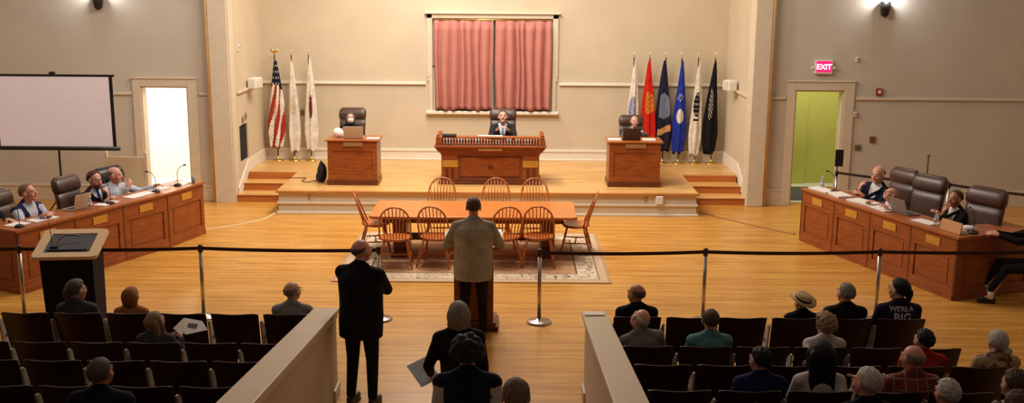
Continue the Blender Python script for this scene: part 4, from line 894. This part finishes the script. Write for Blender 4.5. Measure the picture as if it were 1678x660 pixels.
    def legs(mb, g, endz=0):
        for sd in (-1, 1):
            kk = (.5 + .5 * bw); e = ank[sd] + V(0, 0, endz); mb.cap(hips[sd], knees[sd], (.078 * kk + g) * s, (.052 + g) * s, 14); mb.cap(knees[sd], e, (.052 + g) * s, (.036 + g) * s, 14)
    # body: one continuous surface
    B = MB(); torso(B, -.012, -.10 if not sit else -.06); armc(B, -.004); legs(B, -.006)
    for sd in (-1, 1):
        El, Wt = arms[sd]; fd = (Wt - El).normalized(); spec = hl if sd < 0 else hr
        dd, nn, cu = spec if spec else (fd, V(-sd * .5, 0, -.9) if sit else V(-sd, 0, 0), .7)
        dd = Vector(dd) if not isinstance(dd, Vector) else dd; nn = Vector(nn) if not isinstance(nn, Vector) else nn
        hand(B, Wt, dd, nn, sd, cu, 1.05 * s)
        B.cap(ank[sd], ank[sd] + V(0, .13, -.05), .036, .028, 10)
    B.cap(T(0, -.01, .50), Hd(0, -.015, -.05), .056 * s, .052 * k, 16)
    B.ell(Hd(0, -.015, .03), tuple(q * k for q in (.076, .096, .086)), RH, 22, 16); B.ell(Hd(0, .035, -.02), tuple(q * k for q in (.063, .056, .082)), RH, 20, 14)
    B.ell(Hd(0, .036, -.068), tuple(q * k for q in (.050, .047, .042)), RH); B.ell(Hd(0, .064, -.092), tuple(q * k for q in (.022, .02, .018)), RH)
    for sd in (-1, 1):
        B.ell(Hd(sd * .034, .058, -.03), .027 * k); B.ell(Hd(sd * .079, -.005, -.008), tuple(q * k for q in (.011, .021, .032)), RH)
    B.cap(Hd(-.036, .078, .022), Hd(.036, .078, .022), .012 * k, .012 * k, 8); B.tube([Hd(0, .080, .02), Hd(0, .098, -.008), Hd(0, .108, -.026), Hd(0, .085, -.036)], [.008 * k, .010 * k, .0145 * k, .010 * k], 10)
    bm = remesh(B, .0075, 3); link('body', bm, sk, t, True)
    for sd in (-1, 1):
        e = MB(); e.ell(Hd(sd * .031, .0855, .003), tuple(q * k for q in (.0125, .008, .0062)), RH, 10, 8); e.ell(Hd(sd * .031, .0925, .003), tuple(q * k for q in (.0052, .0022, .0052)), RH, 8, 6, 1); e.build('eye', [EYEW, IRIS], t, True)
        if hair[0] != 'none': MB().tube([Hd(sd * .015, .094, .021), Hd(sd * .034, .093, .027), Hd(sd * .052, .082, .020)], [.003 * k, .0045 * k, .002 * k], 6).build('eyebrow', HAIR[hair[1]], t, True)
    MB().tube([Hd(-.024, .078, -.058), Hd(-.008, .0865, -.055), Hd(.008, .0865, -.055), Hd(.024, .078, -.058)], [.003 * k, .0065 * k, .0065 * k, .003 * k], 8).build('lips', LIPS, t, True)
    # trousers and shoes
    Tm = MB(); legs(Tm, .014, .12 if 'socks' in extra else .02)
    b_ = bw; Tm.loft([ringT(z, rx, ry, cy) for z, rx, ry, cy in ((-.10 if not sit else -.07, .11 * b_, .095 * b_, 0), (-.05, .163 * b_, .122 * b_ + belly * .3, 0), (.04, .166 * b_, .122 * b_ + belly * .6, belly * .4), (.09, .156 * b_, .114 * b_ + belly * .8, belly * .5))])
    link('trousers', remesh(Tm, .012, 5), legc, t, True)
    for sd in (-1, 1):
        a = ank[sd]; m = MB(); m.ell(V(a.x, a.y + .10, .055), (.048, .10, .045), None, 16, 10); m.ell(V(a.x, a.y - .02, .06), (.042, .06, .05), None, 14, 10); m.b2(a.x - .04, a.x + .04, a.y - .07, a.y + .17, .0, .025)
        link('shoe', remesh(m, .009, 3), shoec or SHOE, t, True)
        if 'socks' in extra: MB().tube([a + V(0, 0, -.03), a + V(0, 0, .03), a + V(0, 0, .08)], [.047, .046, .048], 16).build('sock', PAPER, t, True)
    # upper garment
    U = MB(); hem = (-.20 if top == 'suit' else -.20 if top == 'untucked' else -.13 if top == 'vest' else .0) if not sit else (-.04 if top != 'shirt' else .0)
    torso(U, .014 * thick + (.006 if top in ('suit', 'vest') else 0), hem, .012 if hem < -.1 else 0); armc(U, .011 * thick + (.004 if top == 'suit' else 0), .025)
    U.tube([T(.057 * cos(q), -.004 + .056 * sin(q), .535 + .012 * (-sin(q))) for q in [2 * pi * i / 20 for i in range(20)]], .013, 8, closed=True)
    um = remesh(U, .011 if top in ('shirt', 'sweater', 'untucked') else .0075, 6)
    Ri = Rt.inverted()
    def cls(c):
        v = Ri @ (Vector(c) - P0) / s; Rz = Matrix.Rotation(-radians(twist) * min(1, max(0, v.z / .5)), 3, 'Z'); v = Rz @ v; ax = abs(v.x)
        def dist():
            best = 9
            for sd in (-1, 1):
                for a, b in ((Sh[sd], arms[sd][0]), (arms[sd][0], arms[sd][1])):
                    ab = b - a; q = max(0, min(1, (Vector(c) - a).dot(ab) / ab.length_squared)); d_ = (Vector(c) - a - ab * q).length
                    if a is Sh[sd] and q < .05: d_ += .02
                    best = min(best, d_)
            return best
        if top == 'vest' and dist() < .078 * s and ax > .13: return 1 if min(((Vector(c) - q).length, sd_) for sd_ in (-1, 1) for q in (Sh[sd_], arms[sd_][0], arms[sd_][1]))[1] < 0 else 4
        if top in ('suit', 'vest', 'open') and v.y > .02 and dist() > .07 * s:
            zb = .20 if top != 'open' else -.1; wv = .012 + .085 * (v.z - zb) / (.53 - zb) if v.z > zb else 0
            if top == 'open' : wv = max(.06, wv)
            if ax < wv and v.z > zb: return 3 if (tiec and ax < .020 + .006 * (1 - v.z)) else 2
        return 0
    if top in ('suit', 'vest', 'open'):
        parts = {}; vs = um.vertices
        for pz in um.polygons: parts.setdefault(cls(pz.center), []).append(tuple(pz.vertices))
        co = [tuple(v_.co) for v_ in vs]
        info = {4: ('sleeve', sleevec or shirtc or topc), 0: ('jacket' if top in ('suit', 'open') else 'vest', topc), 1: ('sleeve', sleevec or shirtc or topc), 2: ('shirt', shirtc or fabric('white_shirt', (222, 218, 210))), 3: ('necktie', tiec or topc)}
        for key, fl in parts.items():
            used = sorted({i for f_ in fl for i in f_}); mp = {i: j for j, i in enumerate(used)}
            me = bpy.data.meshes.new('g'); me.from_pydata([co[i] for i in used], [], [tuple(mp[i] for i in f_) for f_ in fl]); me.update(); link(info[key][0], me, info[key][1], t, True)
        if top == 'suit':
            for sd in (-1, 1):
                vsl = []
                tree = BVHTree.FromPolygons([v_.co for v_ in vs], [tuple(pz.vertices) for pz in um.polygons])
                pr = []
                for q in range(9):
                    z = .20 + .33 * q / 8; wv = .012 + .085 * (z - .20) / .33; 
                    for xx in (wv - .004, wv + .035 * sin(pi * min(1, .15 + q / 8 * .85)) ** .5 + .004):
                        p = T(sd * xx, .4, z); dr = (T(sd * xx, 0, z) - p).normalized(); hit = tree.ray_cast(p, dr)[0]; pr.append((hit if hit else T(sd * xx, .1, z)) - dr * .006)
                    
                fs = [(2 * q, 2 * q + 1, 2 * q + 3, 2 * q + 2) for q in range(8)]
                o = MB().add(pr, fs).build('lapel', topc, t, True); sdm = o.modifiers.new('s', 'SOLIDIFY'); sdm.thickness = .006; sdm.offset = 0
        bpy.data.meshes.remove(um); garment = None
    else:
        link({'shirt': 'shirt', 'untucked': 'shirt', 'sweater': 'sweater'}.get(top, 'shirt'), um, topc, t, True)
    # hair
    style, hc = hair; hm = HAIR[hc] if hc else None
    def shell(th, cutf, fr=.08, nz_=0):
        vs = []; fs = []; nu, nv = 40, 26
        for j in range(nv + 1):
            a = -pi / 2 + pi * j / nv
            for i in range(nu):
                b = 2 * pi * i / nu; d_ = V(cos(a) * cos(b), cos(a) * sin(b), sin(a)); q = cutf(d_); q = max(0, min(1, q / fr)); q = q * q * (3 - 2 * q)
                tt = -.022 + (th + .022) * q
                if nz_: tt += nz_ * noise.noise(d_ * 6 + V(NP[0], 0, 0)) * q
                vs.append(Hd(d_.x * (.077 + tt), -.014 + d_.y * (.097 + tt), .028 + d_.z * (.087 + tt)))
        for j in range(nv):
            for i in range(nu): fs.append((j * nu + i, j * nu + (i + 1) % nu, (j + 1) * nu + (i + 1) % nu, (j + 1) * nu + i))
        return MB().add(vs, fs)
    def hairline(d_):
        xy = sqrt(d_.x ** 2 + d_.y ** 2) + 1e-5; y = d_.y / xy; return d_.z - ((-.12 + .72 * y ** .8) if y > 0 else (-.12 - .60 * (-y) ** .6))
    NP[0] += 3.7
    if style == 'short': shell(.009, hairline, .2, nz_=.006).build('hair', hm, t, True)
    elif style == 'full': shell(.014, hairline, .25, nz_=.014).build('hair', hm, t, True)
    elif style == 'balding':
        shell(.006, lambda d_: min(hairline(d_), .62 - d_.z - max(0, d_.y) * .9), .34, .005).build('hair', hm, t, True)
    elif style == 'fringe':
        shell(.005, lambda d_: min(hairline(d_), .52 - d_.z - max(0, d_.y) * .9), .36, .004).build('hair', hm, t, True)
    elif style == 'curly': link('hair', remesh(shell(.04, hairline, .12, .035), .01, 2), hm, t, True)
    elif style in ('long', 'bob', 'ponytail', 'bun', 'afro'):
        m = shell(.018, hairline, nz_=.006)
        if style == 'long':
            for x in (-.06, -.03, 0, .03, .06): m.cap(Hd(x, -.07, .03), Hd(x * 1.15, -.085, -.22), .045 * k, .03 * k, 10)
            for x in (-.08, .08): m.cap(Hd(x, -.01, .04), Hd(x, -.0, -.17), .026 * k, .022 * k, 10)
        if style == 'bob':
            m.ell(Hd(0, -.045, .0), tuple(q * k for q in (.112, .100, .125)), RH); m.ell(Hd(0, -.05, -.075), tuple(q * k for q in (.108, .075, .07)), RH)
        if style == 'ponytail': m.ell(Hd(0, -.125, .02), .035 * k); m.cap(Hd(0, -.13, .0), Hd(.0, -.118, -.12), .034 * k, .02 * k, 12)
        if style == 'bun': m.ell(Hd(.05, -.11, -.06), tuple(q * k for q in (.045, .04, .04)), RH)
        if style == 'afro':
            for i in range(26):
                a = i * 2.4; z = -.2 + 1.15 * i / 26; rr_ = sqrt(max(0, 1 - min(1, z * z))); m.ell(Hd(.09 * rr_ * cos(a), -.02 + .10 * rr_ * sin(a) - .02, .03 + .10 * z), .038 * k)
        link('hair', remesh(m, .008, 2), hm, t, True)
    if style != 'none' and 'beard' in extra:
        m = MB(); m.ell(Hd(0, .030, -.072), tuple(q * k for q in (.058, .056, .046)), RH); m.ell(Hd(0, .070, -.096), .022 * k); link('beard', remesh(m, .007, 3), hm, t, True)
    if 'glasses' in extra:
        m = MB()
        for sd in (-1, 1):
            m.tube([Hd(sd * .033 + .021 * cos(q), .103, .002 + .017 * sin(q)) for q in [2 * pi * i / 14 for i in range(14)]], .0022 * k, 6, closed=True); m.tube([Hd(sd * .055, .102, .006), Hd(sd * .082, .05, .006), Hd(sd * .086, -.01, .0)], .002 * k, 6)
        m.tube([Hd(-.012, .104, .004), Hd(.012, .104, .004)], .002 * k, 6); m.build('glasses', BLACKP, t, True)
    if 'mask' in extra:
        m = MB(); m.ell(Hd(0, .045, -.05), tuple(q * k for q in (.066, .072, .058)), RH, 18, 12); m.build('face_mask', mat('pale_face_mask', (214, 204, 200), .7), t, True)
    if 'hat' in extra:
        HM = mat('straw_hat', (214, 178, 134), .8, var=.15, scale=40, bump=.4, bscale=120)
        R3 = RH @ Matrix.Rotation(radians(16), 3, 'X'); c = Hd(0, -.02, .055)
        def rg(rx, ry, z): return [c + R3 @ V(rx * cos(2 * pi * q / 32), ry * sin(2 * pi * q / 32), z + .012 * cos(4 * pi * q / 32) * (rx > .12)) * k for q in range(32)]
        ht = MB().loft([rg(.088, .108, 0), rg(.16, .185, .004), rg(.162, .187, .012), rg(.094, .114, .012), rg(.088, .108, .06), rg(.078, .098, .085), rg(.05, .07, .092)]).build('straw_hat', HM, t, True); hb_ = ht
        MB().loft([rg(.096, .116, .013), rg(.0955, .1155, .040), rg(.09, .11, .040), rg(.09, .11, .013)]).build('hat_band', mat('black_hat_band', (24, 20, 20), .7), ht, True)
    return t, dict(T=T, Hd=Hd, RH=RH, arms=arms, Sh=Sh)
def front_text(t, T, lines, m_, zc, back=True):
    sh = [c for c in t.children if c.name.startswith(('shirt', 'jacket', 'vest'))][0]; me0 = sh.data
    tree = BVHTree.FromPolygons([v.co for v in me0.vertices], [tuple(p.vertices) for p in me0.polygons])
    for txt, size, dz in lines:
        me = text_mesh(txt, size, .001); import bmesh as _b; b = _b.new(); b.from_mesh(me); _b.ops.triangulate(b, faces=b.faces); _b.ops.subdivide_edges(b, edges=[e for e in b.edges if e.calc_length() > .02], cuts=1, use_grid_fill=False)
        for v in b.verts:
            x, z, dd = v.co.x, v.co.y, v.co.z; p = T(x, -.5, zc + dz + z); d_ = (T(x, 0, zc + dz + z) - p).normalized(); hit = tree.ray_cast(p, d_)[0]
            v.co = (hit if hit else T(x, -.15, zc + dz + z)) - d_ * (.004 + dd)
        b.to_mesh(me); b.free(); link('lettering', me, m_, t)
FC = dict(navy=fabric('navy', (24, 28, 48)), black=fabric('black', (18, 16, 18)), char=fabric('charcoal', (40, 38, 42)), grey=fabric('grey_knit', (128, 122, 116)), dgrey=fabric('dark_grey', (74, 70, 70)), teal=fabric('teal', (92, 142, 140)),
          white=fabric('white_cloth', (206, 198, 194)), shirtw=fabric('white_shirt', (222, 218, 214)), lblue=fabric('pale_blue_shirt', (188, 192, 204)), olive=fabric('khaki_shirt', (166, 156, 134)), red=fabric('rust_red', (172, 46, 22)), blue=fabric('deep_blue', (26, 32, 74)),
          rblue=fabric('royal_blue', (34, 34, 92)), purple=fabric('navy_purple', (38, 36, 72)), peach=fabric('peach_knit', (176, 112, 76)), lgrey=fabric('light_grey', (150, 146, 144)), gsuit=fabric('grey_suit', (70, 60, 56)))
def plaid():
    m = bpy.data.materials.new('plaid_shirt'); m.use_nodes = True; nt = m.node_tree; N = nt.nodes; L = nt.links; b = N['Principled BSDF']; b.inputs['Roughness'].default_value = .85
    tc = N.new('ShaderNodeTexCoord'); sp = N.new('ShaderNodeSeparateXYZ'); L.new(tc.outputs['Object'], sp.inputs[0]); outs = []
    for i, s_ in ((0, 11), (2, 11)):
        a = N.new('ShaderNodeMath'); a.operation = 'MULTIPLY'; L.new(sp.outputs[i], a.inputs[0]); a.inputs[1].default_value = s_; f = N.new('ShaderNodeMath'); f.operation = 'FRACT'; L.new(a.outputs[0], f.inputs[0])
        g = N.new('ShaderNodeMath'); g.operation = 'LESS_THAN'; L.new(f.outputs[0], g.inputs[0]); g.inputs[1].default_value = .12; outs.append(g.outputs[0])
    mx = N.new('ShaderNodeMath'); mx.operation = 'MAXIMUM'; L.new(outs[0], mx.inputs[0]); L.new(outs[1], mx.inputs[1])
    mi = N.new('ShaderNodeMix'); mi.data_type = 'RGBA'; L.new(mx.outputs[0], mi.inputs[0]); mi.inputs[6].default_value = srgb(124, 46, 28); mi.inputs[7].default_value = srgb(158, 130, 112); L.new(mi.outputs[2], b.inputs['Base Color']); return m
def floral():
    m = bpy.data.materials.new('floral_blouse'); m.use_nodes = True; nt = m.node_tree; N = nt.nodes; L = nt.links; b = N['Principled BSDF']; b.inputs['Roughness'].default_value = .85
    tc = N.new('ShaderNodeTexCoord'); nz = N.new('ShaderNodeTexNoise'); nz.inputs['Scale'].default_value = 14; nz.inputs['Detail'].default_value = 1; L.new(tc.outputs['Object'], nz.inputs[0])
    cr = N.new('ShaderNodeValToRGB'); e = cr.color_ramp.elements; e[0].position = .42; e[0].color = srgb(112, 66, 60); e[1].position = .47; e[1].color = srgb(186, 158, 124); L.new(nz.outputs[0], cr.inputs[0]); L.new(cr.outputs[0], b.inputs['Base Color']); return m
# --- on the stage
SEATZ = ZS
person('person in a dark suit and pale tie seated at the centre bench on the stage', (-.21, 22.70, ZS), 180, h=1.84, lean=10, hd=(0, -16, 0), top='suit', topc=FC['char'], shirtc=FC['lblue'], tiec=fabric('pale_tie', (120, 128, 150)), L=(-.12, .38, .42), R_=(.12, .38, .42), hair=('short', 'brown'), bw=1.2, headk=1.12)
person('masked person in dark clothes seated behind the pale laptop at the left stage desk', (-3.46, 22.55, ZS), 184, h=1.74, lean=6, hd=(8, -14, 0), top='sweater', topc=FC['black'], L=(-.18, .36, .43), R_=(.18, .36, .43), hair=('bob', 'dgrey'), extra=('mask',))
person('person in a grey suit and dark tie seated at the right stage desk', (2.58, 22.48, ZS), 182, h=1.70, lean=8, hd=(5, -6, 0), top='suit', topc=fabric('slate_suit', (78, 80, 88)), shirtc=FC['lgrey'], tiec=FC['black'], L=(-.2, .36, .43), R_=(.2, .36, .43), hair=('balding', 'brown'))
# --- left dais
person('bearded person in a dark suit and blue tie, hand on cheek, at the left dais', (-7.00, 17.27, 0), -118, h=1.96, lean=10, hd=(-4, -4, 0), top='suit', topc=FC['char'], shirtc=FC['lblue'], tiec=FC['rblue'], L=(-.10, .27, .41), hl=((0.25, .0, 1), (.7, -.7, 0), .9), R_=(.1, .42, .385), hair=('full', 'brown'), skin='pink', extra=('beard', 'glasses'), headk=1.12)
person('person in a pale blue shirt, hand to mouth, far end of left dais', (-6.84, 17.86, 0), -120, h=1.90, lean=8, side=4, hd=(30, -2, 0), top='shirt', topc=FC['lblue'], R_=(-.07, .25, .47), hr=((-.5, .2, .8), (-.3, -1, 0), 1.1), L=(-.50, .36, .43), hair=('balding', 'sand'), skin='pink', bw=1.08, headk=1.12, thick=1.3)
person('person in a dark vest over a white shirt at the left dais', (-7.55, 16.06, 0), -116, h=1.98, lean=8, hd=(20, -14, 0), top='vest', topc=FC['purple'], sleevec=FC['lblue'], shirtc=FC['lblue'], L=(-.02, .46, .385), R_=(.10, .44, .385), hair=('short', 'sand'), skin='pink', bw=1.12, headk=1.1, thick=1.3)
person('person in a dark jacket at the left frame edge, hand on the worktop', (-8.15, 15.98, 0), -152, h=1.80, lean=10, top='suit', topc=FC['char'], shirtc=FC['lblue'], L=(-.30, .60, .43), hl=((-.6, .8, 0), (0, 0, -1), .5), R_=(.1, .46, .43), hair=('short', 'brown'))
# --- right dais
person('bald person in a dark suit, hand to face, at the right dais', (6.36, 18.12, 0), 122, h=2.06, lean=8, side=-6, hd=(8, 0, 0), top='suit', topc=FC['navy'], shirtc=FC['shirtw'], R_=(.12, .27, .42), hr=((-.3, .0, 1), (-.6, -.8, 0), 1.0), L=(-.1, .42, .375), hair=('fringe', 'sand'), skin='pink', bw=1.12, headk=1.12)
person('person in a grey suit bowed low over papers at the middle of the right dais', (6.46, 17.22, 0), 112, h=1.76, lean=26, hd=(0, -40, 0), top='suit', topc=FC['gsuit'], shirtc=FC['shirtw'], L=(-.26, .50, .43), R_=(.24, .50, .43), hair=('none', None), skin='pink', bw=1.12)
person('dark haired person in a black suit, hand on chin, at the right dais', (7.10, 16.45, 0), 112, h=1.84, lean=10, hd=(4, -6, 0), top='suit', topc=FC['black'], shirtc=FC['shirtw'], R_=(.06, .28, .42), hr=((-.3, .05, 1), (-.4, -1, 0), 1.0), L=(-.05, .42, .43), hair=('short', 'brown'), skin='tan', headk=1.12)
person('person in dark clothes and white socks seated at the right frame edge', (7.66, 14.95, 0), 78, h=1.85, lean=6, hd=(5, -5, 0), top='suit', topc=FC['black'], shirtc=FC['lblue'], L=(-.1, .56, .43), R_=(.1, .56, .42), hair=('short', 'brown'), skin='pink', kneeang=.16, legsout=.06, extra=('socks',))
# --- standing
t, F_ = person('heavyset person in a khaki shirt standing at the wooden lectern, back turned', (-.49, 13.18, 0), 0, 'stand', h=1.86, bw=1.32, belly=.05, lean=4, hd=(3, -2, 0), top='untucked', topc=FC['olive'], L=(-.27, .36, .20), R_=(.27, .36, .20), hl=((.2, 1, -.1), (0, 0, -1), .3), hr=((-.2, 1, -.1), (0, 0, -1), .3), hair=('short', 'brown'), skin='pink')
person('balding person in a black suit standing with folded arms beside the left partition', (-1.62, 10.93, 0), -18, 'stand', h=1.86, bw=1.3, belly=.03, lean=2, hd=(-22, -4, 0), top='suit', topc=FC['black'], shirtc=FC['shirtw'], L=(.02, .25, .22), R_=(-.05, .29, .27), hl=((.9, -.1, .1), (0, -1, 0), .8), hr=((-.9, -.15, .1), (0, -1, 0), .8), crossed=True, hair=('fringe', 'dgrey'), skin='pink', legc=fabric('black_trousers', (16, 15, 18)))
person('grey bobbed person in a black jacket queuing in the aisle, holding a pale sheet', (-.46, 8.95, .16), 8, 'stand', h=1.62, lean=4, hd=(0, -6, 0), top='sweater', topc=FC['black'], L=(-.26, .22, .02), hair=('bob', 'grey'), bw=1.05, thick=1.5)
t2, F2 = person('person with bushy black hair in a navy vest over pale sleeves queuing in the aisle', (-.30, 6.95, .53), 0, 'stand', h=1.62, bw=1.12, lean=0, hd=(0, -4, 0), top='vest', topc=FC['navy'], sleevec=fabric('pale_sleeve', (196, 190, 186)), hair=('afro', 'black'), skin='tan', headk=1.1)
person('brown haired person queuing last in the aisle at the bottom frame edge', (.03, 5.75, .72), 0, 'stand', h=1.60, lean=0, hd=(0, -5, 0), top='sweater', topc=FC['dgrey'], hair=('short', 'sand'))
sheet = MB().box((0, 0, 0), (.20, .28, .003)).build('paper_sheet', mat('pale_blue_paper', (200, 214, 216), .6), loc=(-.80, 9.22, 1.04)); sheet.rotation_euler = (.5, -.3, .5); tag(sheet, 'pale blue sheet held out by the grey bobbed person in the aisle', 'paper')
# --- audience, left block : row r gives y and z
def aud(label, x, r, dy=.27, **k):
    y, z = ROWS[r]; k.setdefault('lean', -8); face = k.pop('face', 0); k['h'] = k['h'] - .06; k['headk'] = k.get('headk', 1.06) * 1.05
    return person(label, (x, y + dy, z), face, **k)
aud('person with a dark grey ponytail and grey sweater in the front left row', -4.84, 0, h=1.68, hd=(-38, -2, 0), topc=FC['dgrey'], top='sweater', hair=('ponytail', 'dgrey'), thick=1.4)
aud('orange haired person in a peach top in the front left row', -4.26, 0, h=1.46, lean=2, hd=(-20, -4, 0), topc=FC['peach'], top='sweater', hair=('bob', 'orange'))
aud('bald elderly person in a light grey shirt at the front left row aisle end', -2.44, 0, h=1.68, hd=(-25, -6, 0), topc=FC['lgrey'], top='sweater', hair=('balding', 'grey'), extra=('glasses',), bw=1.08)
aud('long fair haired person reading a leaflet in the second left row', -3.68, 1, h=1.50, lean=4, hd=(-30, -18, 0), topc=FC['dgrey'], top='sweater', hair=('long', 'blond'), R_=(.22, .34, .36), L=(.02, .36, .34))
aud('short haired person in a navy jacket in the fifth left row', -3.10, 4, dy=.30, h=1.70, lean=2, hd=(-12, -6, 0), topc=FC['navy'], top='sweater', hair=('short', 'dgrey'), bw=1.2, thick=1.6, skin='tan')
leaf = MB().add([(-.17, -.06, 0), (-.01, -.13, .01), (.19, -.03, 0), (.10, .09, -.01), (-.10, .10, 0), (-.17, -.06, -.003), (-.01, -.13, .007), (.19, -.03, -.003), (.10, .09, -.013), (-.10, .10, -.003)], [(0, 1, 2, 3, 4), (9, 8, 7, 6, 5), (0, 5, 6, 1), (1, 6, 7, 2), (2, 7, 8, 3), (3, 8, 9, 4), (4, 9, 5, 0)]).build('leaflet', PAPER, loc=(-3.42, 10.82, .93)); leaf.rotation_euler = (.55, .1, 0)
MB().box((.02, .0, .004), (.10, .06, .002)).build('printed_picture', mat('leaflet_print', (96, 96, 92), .7), leaf); tag(leaf, 'white leaflet with a small grey picture held by the fair haired person', 'leaflet')
# --- audience, right block
aud('balding person in a dark jacket turned left in the front right row, nearest the partition', 1.40, 0, h=1.68, hd=(40, -4, 0), topc=FC['black'], top='sweater', hair=('balding', 'dgrey'), skin='tan', thick=1.6, bw=1.08)
aud('person in a straw hat with a black band in the front right row', 3.26, 0, h=1.42, lean=0, hd=(28, -4, 0), topc=FC['black'], top='sweater', hair=('short', 'brown'), extra=('hat',), thick=1.5)
aud('grey haired person in a dark jacket, front right row beside the straw hat', 3.72, 0, h=1.74, hd=(20, -6, 0), topc=FC['black'], top='sweater', hair=('short', 'grey'), skin='pink', thick=1.6, bw=1.1)
tb, Fb = aud('dark haired person in a navy shirt with white lettering, front right row', 4.33, 0, h=1.80, lean=-2, hd=(38, -6, 0), topc=FC['navy'], top='shirt', hair=('ponytail', 'black'), thick=1.5, bw=1.15)
front_text(tb, Fb['T'], [("WE'RE A", .070, .165), ('BIG', .125, .075)], mat('white_shirt_print', (206, 200, 190), .8), .325)
aud('white haired person with tilted head in a grey sweater, second right row by the partition', 1.42, 1, h=1.66, side=-10, lean=2, hd=(15, -18, 30), topc=FC['grey'], top='sweater', hair=('fringe', 'white'), skin='pink', thick=1.6, bw=1.12)
aud('short dark haired person in a teal shirt in the second right row', 2.04, 1, h=1.70, hd=(0, -4, 0), topc=FC['teal'], top='shirt', hair=('short', 'brown'), thick=1.3, bw=1.1)
aud('curly blond person in a white sweater in the second right row', 3.22, 1, h=1.60, hd=(16, -4, 0), topc=FC['white'], top='sweater', hair=('curly', 'blond'), L=(-.36, -.10, .26), thick=1.5)
aud('dark haired person in a rust red top in the third right row', 3.86, 2, h=1.56, lean=0, hd=(20, -6, 0), topc=FC['red'], top='sweater', hair=('full', 'black'), bw=1.1, thick=1.5)
aud('white haired person with a low bun and floral blouse, third right row', 4.54, 2, h=1.56, lean=-2, hd=(12, -2, 0), topc=floral(), top='shirt', hair=('bun', 'white'), thick=1.4, bw=1.08)
aud('black haired person in a deep blue top in the fourth right row, nearest the partition', 2.10, 3, h=1.60, lean=-2, hd=(26, -4, 0), topc=FC['blue'], top='sweater', hair=('full', 'black'), thick=1.4, bw=1.1)
aud('long black haired person in a white top, hand raised, fourth right row', 2.60, 3, h=1.70, lean=-2, hd=(0, -2, 0), topc=FC['white'], top='sweater', hair=('long', 'black'), R_=(.30, -.04, .38), hr=((.05, .1, 1), (-1, 0, 0), 1.1), headk=1.15, skin='tan')
aud('balding grey person in a red plaid shirt in the fourth right row', 3.38, 3, h=1.66, lean=-2, hd=(24, -4, 0), topc=plaid(), top='shirt', hair=('balding', 'grey'), thick=1.5, bw=1.15, skin='pink')
aud('grey haired person with an exposed ear in the fifth right row', 2.68, 4, h=1.68, lean=-2, hd=(30, -4, 0), topc=FC['black'], top='sweater', hair=('short', 'white'), skin='pink', headk=1.12)
aud('white haired person in the fifth right row', 3.28, 4, h=1.50, lean=-2, hd=(16, -4, 0), topc=FC['char'], top='sweater', hair=('full', 'white'), skin='pink', headk=1.12)
aud('brown haired person at the right of the fifth row, bottom right corner', 3.78, 4, h=1.66, lean=-2, hd=(10, -4, 0), topc=FC['char'], top='sweater', hair=('full', 'brown'), headk=1.1)
aud('bald person in the sixth right row, only the crown of the head in view', 1.64, 5, h=1.60, lean=0, hd=(20, -4, 0), topc=FC['char'], top='sweater', hair=('none', None), skin='pink')
aud('dark haired person in the sixth right row, second from the right in view', 3.34, 5, h=1.78, lean=-2, hd=(14, -4, 0), topc=FC['black'], top='sweater', hair=('full', 'brown'), headk=1.12)
# the small white mark on the navy vest
vm = MB()
for k_ in range(3):
    vm.tube([V(.16 + (.012 + .012 * k_) * cos(a), 0, .385 + (.010 + .012 * k_) * sin(a)) for a in [pi * .5 * q / 6 for q in range(7)]], .0035, 6)
vm2 = [F2['T'](p[0], -.150, p[2]) for p in vm.v]; o = MB().add(vm2, vm.f).build('logo_mark', mat('white_shirt_print', (206, 200, 190), .8), t2)
